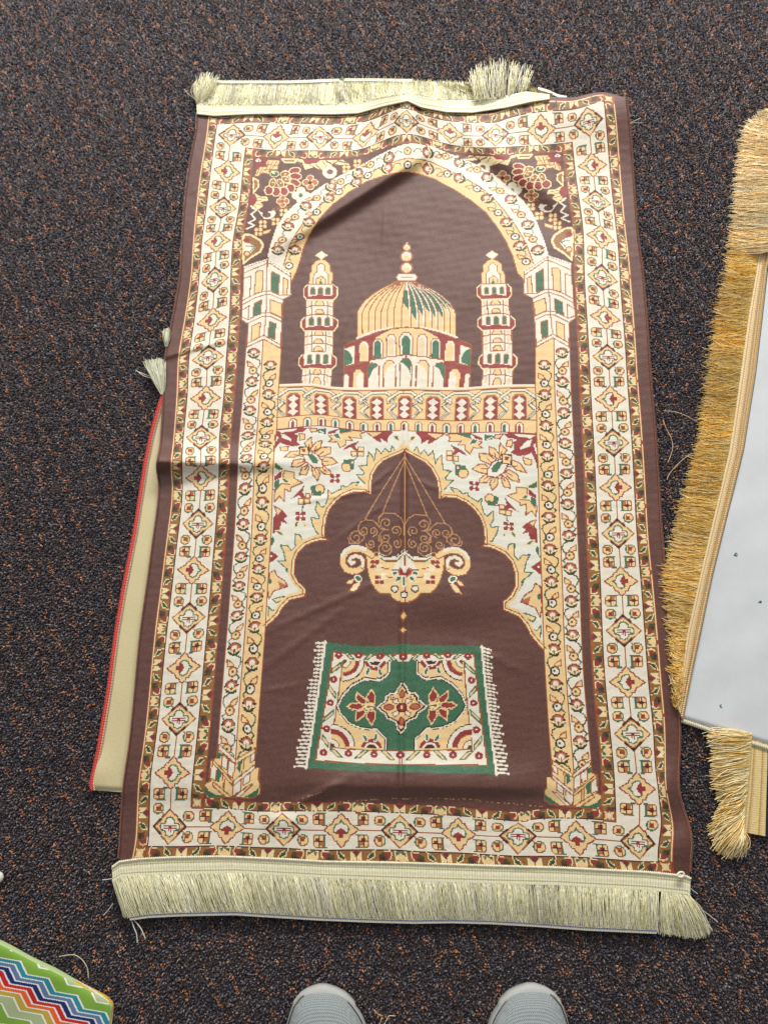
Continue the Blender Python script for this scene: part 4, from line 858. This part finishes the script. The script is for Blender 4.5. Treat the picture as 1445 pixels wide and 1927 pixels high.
    parts.append(added_sheet('added_fringe_sheet',None,[(1246,1680),(1270,1682),(1294,1686)],[(1252,1735),(1275,1742),(1308,1742)],.005,.001,(230,224,170),n=60))
    Hb = np.array(tipB[1:],float)
    parts.append(tape('fringe_hem',None,Hb-[0,1],Hb+[0,5.4],430,.0016,zf,rows=2,cols=((252,251,244),(244,241,228)),dark=(212,208,184)))
    parts.append(cord('blue_stitching',None,Hb-[0,.4],.5,5,.0005,zf,.0028,(38,52,104),(60,72,120)))
    # stray threads still sewn in
    def thr(P,r=.0005,c=(222,216,200),z=.004,z2=None,name='loose_thread'):
        Q_ = smoothc(np.array(P,float),14,3); zz = np.linspace(z,z2 or z,14); V_,F_,_ = tube(toW(Q_,zz),r,5)
        parts.append(mesh(name,V_,F_,M_thread,None,col=np.repeat(lin([c]),len(F_),0)))
    thr([(249,1734),(252,1745),(258,1757),(259,1774)],.0006); thr([(253,1731),(266,1747),(274,1766)],.0006); thr([(212,1653),(203,1655),(193,1656)])
    thr([(213,1700),(205,1712),(195,1723)],.0004); thr([(1183,232),(1196,226),(1205,222)],.0004); thr([(1184,232),(1196,231),(1208,231)],.0004)
    thr([(370,187),(358,180),(350,172),(348,168)],.0004,(226,222,200)); thr([(1298,1692),(1320,1712),(1350,1735)],.0004)
    thr([(1226,1752),(1233,1762),(1240,1772),(1240,1790)],.0009,(24,30,74),name='blue_thread_tail'); thr([(1299,1672),(1309,1680),(1312,1682)],.0004)
    kn = smoothc(np.array([(1272,1648),(1278,1641),(1285,1641),(1287,1647),(1281,1651),(1274,1649)],float),20,2); V_,F_,_ = tube(toW(kn,.0145),.0013,6); parts.append(mesh('thread_loop',V_,F_,M_tape,None,col=np.repeat(lin([(232,226,196)]),len(F_),0)))
    tp = [o for o in parts if o.name.startswith('fringe_tape')]; hm_ = [o for o in parts if o.name.startswith('fringe_hem')]; kids = []
    for o in parts:
        if o.name.startswith('scallop_edge'): o.parent = tp[len([k for k in kids if k.name.startswith('scallop')])]; kids.append(o)
        elif o.name.startswith('blue_stitching'): o.parent = hm_[len([k for k in kids if k.name.startswith('blue')])]; kids.append(o)
    parts = [o for o in parts if o not in kids]
    for o in parts: o.parent = root; o.matrix_parent_inverse = __import__('mathutils').Matrix.Translation((-L0[0],-L0[1],-L0[2]))
build_rug()
# ---------------------------------------------------------------- the other things on the carpet
from mathutils import Matrix
def adopt(root, parts):
    for o in parts: o.parent = root; o.matrix_parent_inverse = Matrix.Translation((-root.location[0],-root.location[1],-root.location[2]))
def under_rug():
    root = thing('folded_rug','folded rug with beige backing and red stitched edge, half hidden under the brown rug','rug',tuple(toW([(270,1200)])[0]))
    Lp = [(307,741),(297,774),(285.6,815),(274,870),(266,922.6),(254,1000),(232.8,1108),(219,1189),(205.9,1291),(187,1405),(172,1475),(174,1487)]
    n = 260; A = smoothc(Lp,n,3); B = A+np.linspace(150,200,n)[:,None]*[1,0]; B[:,1] += np.linspace(0,14,n)
    m = 60; s = np.linspace(0,1,m)[None,:,None]; P = A[:,None]*(1-s)+B[:,None]*s
    g = np.arange(n)/(n-1.); e = np.arange(m)/(m-1.)*1.7
    z = .0030+.0040*np.exp(-((g-.955)/.05)**2)[:,None]*np.exp(-(e/.3)**2)[None]-.0062*np.clip((g-.985)/.015,0,1)[:,None]**2 - .0018*np.exp(-e/.012)[None]
    z = z + .0006*vnoise(P[...,0]/60,P[...,1]/160,31)
    for c_,w_ in ((.062,.006),(.085,.005),(.105,.004)): z = z+.0005*np.exp(-((e-c_)/w_)**2)[None]
    V = toW(P.reshape(-1,2),np.maximum(z,.0004).ravel()); F_ = gridfaces(n,m)[:,::-1]
    Vb = V.copy(); Vb[:,2] = .0001; o = mesh('backing',np.vstack([V,Vb]),np.vstack([F_[:,::-1],F_+len(V)]),mat('beige_backing_cloth',(206,192,148),rough=.5,bump=.35,bscale=1400,vary=.05,spec=.5,sheen=.15),None,smooth=True)
    parts = [o]
    zf = lambda x,y: .0042+0*x
    parts.append(cord('red_stitching',None,A+[-.5,0],2.2,3.0,.0012,zf,.0006,(214,44,36),(226,84,66)))
    parts.append(cord('red_stitching',None,A+[3.2,0],3.0,3.0,.0007,zf,.0012,(218,56,44),(222,190,170)))
    cc = [(222,222,200),(206,206,178),(184,184,150)]
    parts.append(strands('tassel',None,[(303,742),(309,742)],[(270,682),(276,679),(300,677),(313,680)],120,.006,.006,rad=.0006,seed=21,curl=1.5,tipj=2,cols=cc,material=M_thread))
    parts.append(strands('tassel',None,[(312,652),(316,652)],[(307,622),(312,619),(318,618)],34,.006,.006,rad=.0006,seed=22,curl=1,tipj=1.5,cols=cc))
    for P_ in ([(300,722),(288,712),(270,708),(256,696)],[(302,720),(290,709),(276,706),(262,700)]):
        V_,F2,_ = tube(toW(smoothc(np.array(P_,float),14,3),.005),.0005,5); parts.append(mesh('tassel_thread',V_,F2,M_thread,None,col=np.repeat(lin([cc[0]]),len(F2),0)))
    adopt(root,parts)
under_rug()
GOLD = [(255,228,152),(253,212,112),(246,194,80),(255,238,186),(230,170,58)]
def grey_rug():
    root = thing('fringed_rug','pale grey plush rug with gold tape and thick gold fringe along its left edge','rug',tuple(toW([(1440,1000)])[0]))
    Lp = [(1468,380),(1452,465),(1445,504),(1436,585),(1422.5,700),(1399.6,846),(1341,1080.7),(1319,1188),(1300,1275),(1285,1354)]
    n = 420; A = smoothc(Lp,n,3); R_ = np.linspace(0,1,n)[:,None]; B = np.array([1800,330])*(1-R_)+np.array([1720,1485])*R_
    m = 180; s = (np.linspace(0,1,m)**1.3)[None,:,None]; P = A[:,None]*(1-s)+B[:,None]*s
    z = .0075+.0010*vnoise(P[...,0]/120,P[...,1]/120,41)+.0015*vnoise(P[...,0]/300,P[...,1]/300,42)
    g = np.arange(n)/(n-1.); z = z-.0045*np.clip((g-.99)/.01,0,1)[:,None]**2
    V = toW(P.reshape(-1,2),z.ravel()); F_ = gridfaces(n,m)
    c = np.repeat(lin([(203,206,208)]),len(F_),0); pc = P[:-1,:-1].reshape(-1,2)+[1,1]
    rr = np.random.RandomState(4)
    for (x,y,cl,r_) in ((1384,1044,(28,86,104),3.4),(1430,1133,(24,96,86),3.6),(1355,1329,(46,112,150),3.6)):
        d = np.hypot(*(pc-[x,y]).T); k = (d<r_)&(rr.rand(len(d))<.8); c[k] = lin(cl)
    Vb = V.copy(); Vb[:,2] = np.maximum(Vb[:,2]-.006,.0006)
    parts = [mesh('pile',np.vstack([V,Vb]),np.vstack([F_,(F_+len(V))[:,::-1]]),mat('pale_grey_plush',attr=True,rough=.9,sheen=.3,bump=.25,bscale=1200,vary=.03,vscale=60,spec=.2),None,col=np.vstack([c,c]),smooth=True)]
    be = np.array([(1283,1356),(1330,1372),(1385,1389),(1445,1408),(1500,1426),(1720,1487)],float); zf = lambda x,y: .0052+0*x
    parts.append(cord('bound_edge',None,be,.8,4,.0026,zf,.0,(222,214,190),(206,198,172),sides=8))
    ti = np.array([(1466,380),(1450,465),(1443,504),(1434,585),(1420.5,700),(1398,846),(1340,1080.7),(1318,1188),(1299,1275),(1283.5,1354)],float)
    to = np.array([(1452,380),(1430,466),(1421,520),(1409,585),(1393,700),(1372,846),(1317,1080.7),(1293,1188),(1281,1275),(1274,1330)],float)
    zt = lambda x,y: .0085+0*x
    parts.append(tape('gold_tape',None,ti,to,420,.0012,zt,rows=6,cols=((244,220,176),(232,202,152),(244,222,180),(230,200,152),(240,214,168)),dark=(208,170,112)))
    parts.append(cord('braided_edge',None,(ti*.86+to*.14),1.6,4.2,.0013,zt,.0024,(236,206,150),(214,170,100)))
    parts.append(cord('braided_edge',None,(ti*.55+to*.45),1.2,4.2,.0009,zt,.0026,(240,216,166),(206,160,88)))
    ft = np.array([(1385,430),(1378,450),(1369,504),(1358,552),(1342,652),(1336,692),(1331,729),(1324,788),(1306,876),(1284,949),(1263,1041),(1252,1090),(1262,1168),(1270,1240),(1274,1320)],float)
    fr = np.array([(1434,430),(1428,466),(1421,520),(1409,585),(1393,700),(1386,750),(1376,820),(1355,920),(1335,1000),(1317,1080.7),(1293,1188),(1281,1275),(1275,1330)],float)
    parts.append(strands('gold_fringe',None,fr,ft,3600,.0085,.004,rad=.00048,seed=31,jit=5,curl=4.5,bulge=.005,tipj=7,clump=200,cols=GOLD,wts=[.3,.28,.2,.12,.1]))
    parts.append(added_sheet('added_fringe_sheet',None,fr,ft+[5,0],.007,.0012,(246,196,96),n=500))
    parts.append(strands('under_fringe',None,fr,ft,1800,.006,.002,rad=.0005,seed=33,jit=4,curl=3,bulge=.002,tipj=2.2,cols=GOLD[1:3]+[GOLD[4]]))
    # thick pale part of the fringe, folded over at the top
    parts.append(strands('pale_fringe',None,[(1448,205),(1462,240),(1475,300),(1480,380),(1478,468)],[(1443,214),(1424,226),(1407,238),(1396,280),(1391,300),(1387,360),(1382,404),(1379,446),(1380,474)],1700,.015,.005,rad=.00055,seed=32,jit=6,curl=5,bulge=.008,tipj=6,cols=[(255,234,184),(255,226,166),(250,208,136),(255,245,215)],clump=60))
    parts.append(added_sheet('added_pale_sheet',None,[(1448,212),(1462,240),(1475,300),(1480,380),(1478,462)],[(1446,222),(1430,232),(1414,246),(1402,280),(1397,300),(1393,360),(1388,404),(1385,446),(1386,466)],.014,.004,(252,222,170),n=240))
    # its folded end, fringe up, peeping from below the bottom edge
    adopt(root,parts)
grey_rug()
def lower_rug():
    root = thing('fringed_rug','gold fringed rug end poking out below the bottom edge of the pale grey rug','rug',tuple(toW([(1440,1480)])[0]))
    ti = np.array([(1444,1372),(1443,1440),(1441,1500),(1439,1574)],float); to = np.array([(1414,1372),(1411,1420),(1406,1490),(1397,1566)],float); zt = lambda x,y: .0036+0*x
    parts = [tape('gold_tape',None,ti,to,90,.0006,zt,rows=6,cols=((232,206,146),(220,190,126),(232,206,146)),dark=(196,160,96))]
    P = np.array([[[1442,1372],[1640,1420]],[[1438,1574],[1600,1620]]],float); n,m = 40,40; a = np.linspace(0,1,n)[:,None,None]; b = np.linspace(0,1,m)[None,:,None]
    Q = (P[0,0]*(1-a)+P[1,0]*a)*(1-b)+(P[0,1]*(1-a)+P[1,1]*a)*b; V = toW(Q.reshape(-1,2),.0038); F_ = gridfaces(n,m); Vb = V.copy(); Vb[:,2]=.0004
    c = np.repeat(lin([(30,34,56)]),len(F_),0)
    parts.append(mesh('pile',np.vstack([V,Vb]),np.vstack([F_,(F_+len(V))[:,::-1]]),mat('navy_pile',attr=True,rough=.9,sheen=.2,bump=.4),None,col=np.vstack([c,c])))
    cols = [(255,234,170),(252,218,140),(240,198,106),(255,244,204)]
    parts.append(strands('gold_fringe',None,[(1414,1380),(1411,1420),(1408,1460)],[(1334,1378),(1340,1398),(1343,1420),(1341,1446),(1348,1475)],520,.006,.004,rad=.0006,seed=41,tipj=5,curl=5,cols=cols,clump=30,bulge=.008))
    parts.append(strands('gold_fringe',None,[(1408,1455),(1404,1500),(1400,1535)],[(1345,1470),(1352,1490),(1358,1505),(1358,1522),(1340,1556)],420,.007,.004,rad=.0006,seed=42,tipj=5,curl=6,cols=cols,clump=24,bulge=.008))
    parts.append(strands('gold_fringe',None,[(1401,1525),(1399,1550),(1397,1565)],[(1340,1557),(1343,1580),(1350,1596),(1365,1608),(1380,1606),(1394,1610)],340,.007,.004,rad=.0006,seed=43,tipj=5,curl=6,cols=cols,clump=20,bulge=.008))
    adopt(root,parts)
lower_rug()
def bag():
    root = thing('chevron_cloth','folded cloth with rainbow zigzag stripes on the carpet in the bottom left corner','cloth',tuple(toW([(60,1880)])[0]))
    top = [(-150,1700),(0,1777),(60,1808),(128,1843),(196,1880),(209,1892)]; n=360; A = smoothc(top,n,1); bot = np.array([(-330,2000),(-200,2040),(0,2090),(120,2120),(180,2130),(186,2134)],float); B = smoothc(bot,n,1)
    m = 260; s = np.linspace(0,1,m)[:,None,None]; P = A[None]*(1-s)+B[None]*s
    e = np.arange(m)/(m-1.); gg = np.arange(n)/(n-1.)
    z = .013-.003*np.exp(-e/.02)[:,None]-.002*np.exp(-(1-gg)/.015)[None]+.0016*vnoise(P[...,0]/90,P[...,1]/90,51)
    V = toW(P.reshape(-1,2),z.ravel()); F_ = gridfaces(m,n)
    pc = ((P[:-1,:-1]+P[1:,1:])/2).reshape(-1,2); q_ = (pc-[0,1700])*4.8167-[190,525]
    Mx = np.array([[257,-52],[155,28]],float); ab = np.linalg.solve(Mx,q_.T); a_,s_ = ab; fa = a_-np.floor(a_)
    tri = np.where(fa<.5155,fa/.5155,(1-fa)/.4845)*1.432; t_ = s_-tri
    edges = [-99,-4.4,-2.2,0,1,2,3,4,5,6.2,8.2,10.2,11.2,12.2,13.2,14.2,15.2,99]
    cs = [tuple((.9 if c_[1]>150 else 1.04)*q_c for q_c in c_) for c_ in [(142,182,74),(176,192,144),(132,176,62),(36,126,142),(88,110,146),(20,34,96),(178,30,28),(212,88,36),(204,170,62),(176,192,144),(132,176,62),(36,126,142),(88,110,146),(20,34,96),(178,30,28),(212,88,36),(204,170,62)]]
    k = np.digitize(t_,edges)-1; c = lin(cs)[np.clip(k,0,len(cs)-1)]
    dm = np.min(np.abs(t_[:,None]-np.array(edges[1:-1])[None]),1); c[dm<.13] = lin((222,222,214))
    idx = np.arange(m*n).reshape(m,n); ring = np.r_[idx[0,::-1],idx[1:,0]][::-1]; ring2 = idx[:,-1]; rg = np.r_[idx[::-1,0],idx[0,1:],idx[1:,-1]]
    parts = [mesh('folded_top',V,F_,mat('cotton_print',attr=True,rough=.75,vary=.04,sheen=.15,bump=.2,bscale=1500,spec=.3),None,col=c,smooth=True)]
    base = V[rg]; lv = 6; rows = [base]; cen = V.mean(0)
    for i in range(1,lv+1):
        f = i/lv; b2 = base.copy(); out = base-cen; out[:,2]=0; out /= np.linalg.norm(out,axis=1)[:,None]
        b2 += out*(.0012*math.sin(f*2.6)); b2[:,2] = base[:,2]*(1-f)+.0006*f; rows.append(b2)
    VV = np.vstack(rows); kk = len(rg); F2 = gridfaces(lv+1,kk)
    ii = np.tile(np.arange(kk-1),lv); lvv = np.repeat(np.arange(lv),kk-1); ph = (ii/26.+lvv*.5)%3+np.where((ii<kk*.62)&(ii>kk*.2),9,0)
    c2 = np.where((ph<1.9)[:,None],lin((216,170,30)),lin((226,224,210))); c2 = np.where(((lvv<1)|(ph>8))[:,None],lin((176,198,140)),c2)
    parts.append(mesh('folded_side',VV,F2,parts[0].data.materials[0],None,col=c2,smooth=True)); adopt(root,parts)
bag()
def shoe(px, py, side, label):
    tip = toW([(px,py)],.014)[0]; root = thing('shoe',label,'shoe',(tip[0],tip[1],0),group='pair of grey mesh shoes at the bottom edge')
    Y = np.array([0,.003,.008,.016,.028,.045,.07,.10,.14,.18,.22,.25,.27,.282]); Wd = 1.04*np.array([.004,.015,.025,.033,.0400,.0455,.0495,.0505,.048,.043,.039,.037,.032,.016])
    Hh = np.array([.012,.019,.025,.031,.037,.043,.050,.057,.070,.082,.090,.093,.090,.082]); bend = -side*.012*np.clip(Y/.12,0,1)**2*np.where(Y<.12,1,1)
    off = side*np.array([.010,.010,.009,.008,.005,.003,0,0,0,0,0,0,0,0])
    yy = np.unique(np.r_[np.linspace(0,.02,12),np.linspace(.02,.282,50)]); w_ = np.interp(yy,Y,Wd); h_ = np.interp(yy,Y,Hh); of = np.interp(yy,Y,off)
    m=41; th = np.linspace(0,math.pi,m)
    def shell(lo, sc, zadd, a0=0, a1=math.pi, hs=1):
        th = np.linspace(a0,a1,m); V=[]
        for y,w1,h1,o1 in zip(yy,w_,h_,of):
            ct,st = np.cos(th),np.sin(th); X = np.sign(ct)*np.abs(ct)**.8*w1*sc+o1; Zz = lo+np.abs(st)**.75*(h1-lo)*hs+zadd
            V.append(np.c_[X,np.full(m,-y+ (sc-1)*.05*0),Zz])
        return np.array(V)
    U = shell(.016,1,0); V = U.reshape(-1,3)+[tip[0],tip[1],0]; F_ = gridfaces(len(yy),m)
    mm = bpy.data.materials.get('grey_shoe_mesh')
    if mm is None:
        mm = mat('grey_shoe_mesh',(112,120,124),rough=.75,vary=.05,spec=.3); N=mm.node_tree.nodes; L=mm.node_tree.links; b=N['Principled BSDF']
        tc=N.new('ShaderNodeTexCoord'); mp=N.new('ShaderNodeMapping'); mp.inputs['Rotation'].default_value=(0,0,.8); vo=N.new('ShaderNodeTexVoronoi'); vo.inputs['Scale'].default_value=620; vo.inputs['Randomness'].default_value=.12
        L.new(tc.outputs['Object'],mp.inputs[0]); L.new(mp.outputs[0],vo.inputs['Vector']); cr=N.new('ShaderNodeValToRGB'); cr.color_ramp.elements[0].color=(*lin((70,77,82)),1); cr.color_ramp.elements[0].position=.15; cr.color_ramp.elements[1].color=(*lin((152,159,160)),1); cr.color_ramp.elements[1].position=.5
        L.new(vo.outputs['Distance'],cr.inputs[0]); L.new(cr.outputs[0],b.inputs['Base Color']); bp=N.new('ShaderNodeBump'); bp.inputs['Distance'].default_value=.0006; L.new(vo.outputs['Distance'],bp.inputs['Height']); L.new(bp.outputs[0],b.inputs['Normal'])
    parts=[mesh('upper',V,F_,mm,None,smooth=True)]
    # opening left dark at the ankle
    rub = mat('light_grey_rubber',(172,174,170),rough=.55,vary=.05,spec=.4); cap = mat('toe_guard_rubber',(140,142,130),rough=.6,vary=.06)
    # sole: extruded outline
    ol = np.r_[np.c_[of+w_*1.0,-yy],np.c_[of-w_*1.0,-yy][::-1]]; ol[:,1] += np.where(ol[:,1]>-.02,.003,0); k=len(ol); lay=[(0.0005,.96),(.004,1.0),(.014,1.012),(.018,1.0),(.019,.93)]
    c0 = ol.mean(0); VV=np.vstack([np.c_[c0+(ol-c0)*s_,np.full(k,z_)] for z_,s_ in lay])+[tip[0],tip[1],0]
    FF=[]; 
    for i in range(len(lay)-1):
        a=np.arange(k); b=(a+1)%k; FF.append(np.c_[i*k+b,i*k+a,(i+1)*k+a,(i+1)*k+b])
    parts.append(mesh('sole',VV,np.vstack(FF),rub,None,smooth=True))
    # welded rim round the toe and the guard at the front
    def band(name,i0,i1,lo_a,hi_a,mt,out=.0012):
        t = np.linspace(0,1,9); P=[]
        for i in range(i0,i1): pass
    def rim(sgn, a_lo, a_hi, y0, y1, name, mt):
        k_ = (yy>=y0)&(yy<=y1); ys=yy[k_]; n_=len(ys); t=np.linspace(0,1,9); V=[]
        for y,w1,h1,o1 in zip(ys,w_[k_],h_[k_],of[k_]):
            f = (y-y0)/(y1-y0+1e-9); th = np.radians(a_lo+(a_hi-a_lo)*t*(1-.25*f)); ct,st=np.cos(th),np.sin(th)
            V.append(np.c_[sgn*(np.abs(ct)**.8*w1*1.025+.0004)+o1,np.full(9,-y+.0012),.016+np.abs(st)**.75*(h1-.016)*1.03+.0008])
        V=np.array(V).reshape(-1,3)+[tip[0],tip[1],0]; F_=gridfaces(n_,9); 
        if sgn<0: F_=F_[:,::-1]
        parts.append(mesh(name,V,F_,mt,None,smooth=True))
    rim(1,-0,17,.010,.20,'side_trim',rub); rim(-1,0,17,.010,.20,'side_trim',rub)
    rim(side,0,24,.004,.034,'toe_guard',cap)
    # tongue and laces further back
    t=[]; 
    for i in range(5):
        y=.115+i*.02; w1=np.interp(y,yy,w_); h1=np.interp(y,yy,h_); xs=np.linspace(-.6,.6,9); P_=np.c_[xs*w1,np.full(9,-y),.016+np.sqrt(1-xs**2*.8)*(h1-.016)+.004]+[tip[0],tip[1],0]; t.append(P_)
    V_,F2,_=tubes(np.array(t),.0022,6); parts.append(mesh('laces',V_,F2,rub,None,smooth=True))
    adopt(root,parts)
shoe(622,1861,-1,'grey mesh shoe toe left of the tiny yellow thread at the bottom edge')
shoe(984,1859,1,'grey mesh shoe toe to the right at the bottom edge, below the cream fringe')
def thread(P, label, r=.0005, c=(206,176,128), z=.0015, cat='thread'):
    Q_ = smoothc(np.array(P,float),24,3); V_,F_,_ = tube(toW(Q_,z+.0015*np.abs(np.sin(np.arange(24)*.5))),r,5); lo = V_.mean(0); lo[2]=0
    o = mesh('loose_thread',V_,F_,M_thread,None,col=np.repeat(lin([c]),len(F_),0),loc=lo); tag(o,label,'thread',group='loose threads on the carpet')
thread([(1248,773),(1272,775),(1296,785),(1316,797)],'nearly straight tan thread on the carpet, highest of three beside the gold fringe')
thread([(1247,790),(1252,806),(1262,822),(1266,840),(1262,856),(1256,870)],'bent tan thread on the carpet, running down between the brown rug and gold fringe')
thread([(1312,850),(1292,858),(1272,876),(1258,892),(1254,903)],'tan thread with a knotted lower end, lowest of three beside the gold fringe')
thread([(112,1800),(128,1797),(142,1796),(156,1806),(166,1822),(167,1840)],'curved cream thread on the carpet beside the rainbow zigzag cloth',c=(214,196,160))
thread([(704,1900),(710,1908),(719,1912),(717,1920),(712,1932)],'short kinked cream thread beside the left grey shoe',c=(206,180,120)); thread([(743,1912),(732,1911),(728,1918),(722,1930)],'short white tipped thread right of the left grey shoe',c=(214,206,176))
def bead():
    c = toW([(-3,1651)],.004)[0]; n,m=12,20; th=np.linspace(0,math.pi,n)[:,None]; ph=np.linspace(0,2*math.pi,m)[None]; r=.0068
    V=np.stack([r*np.sin(th)*np.cos(ph),r*np.sin(th)*np.sin(ph),.6*r*np.cos(th)+0*ph],-1).reshape(-1,3)+c
    o=mesh('button',V,gridfaces(n,m),mat('white_plastic',(214,214,210),rough=.35,vary=.02),None,smooth=True,loc=(c[0],c[1],0)); tag(o,'small white round plastic piece on the carpet at the left edge','button')
bead()
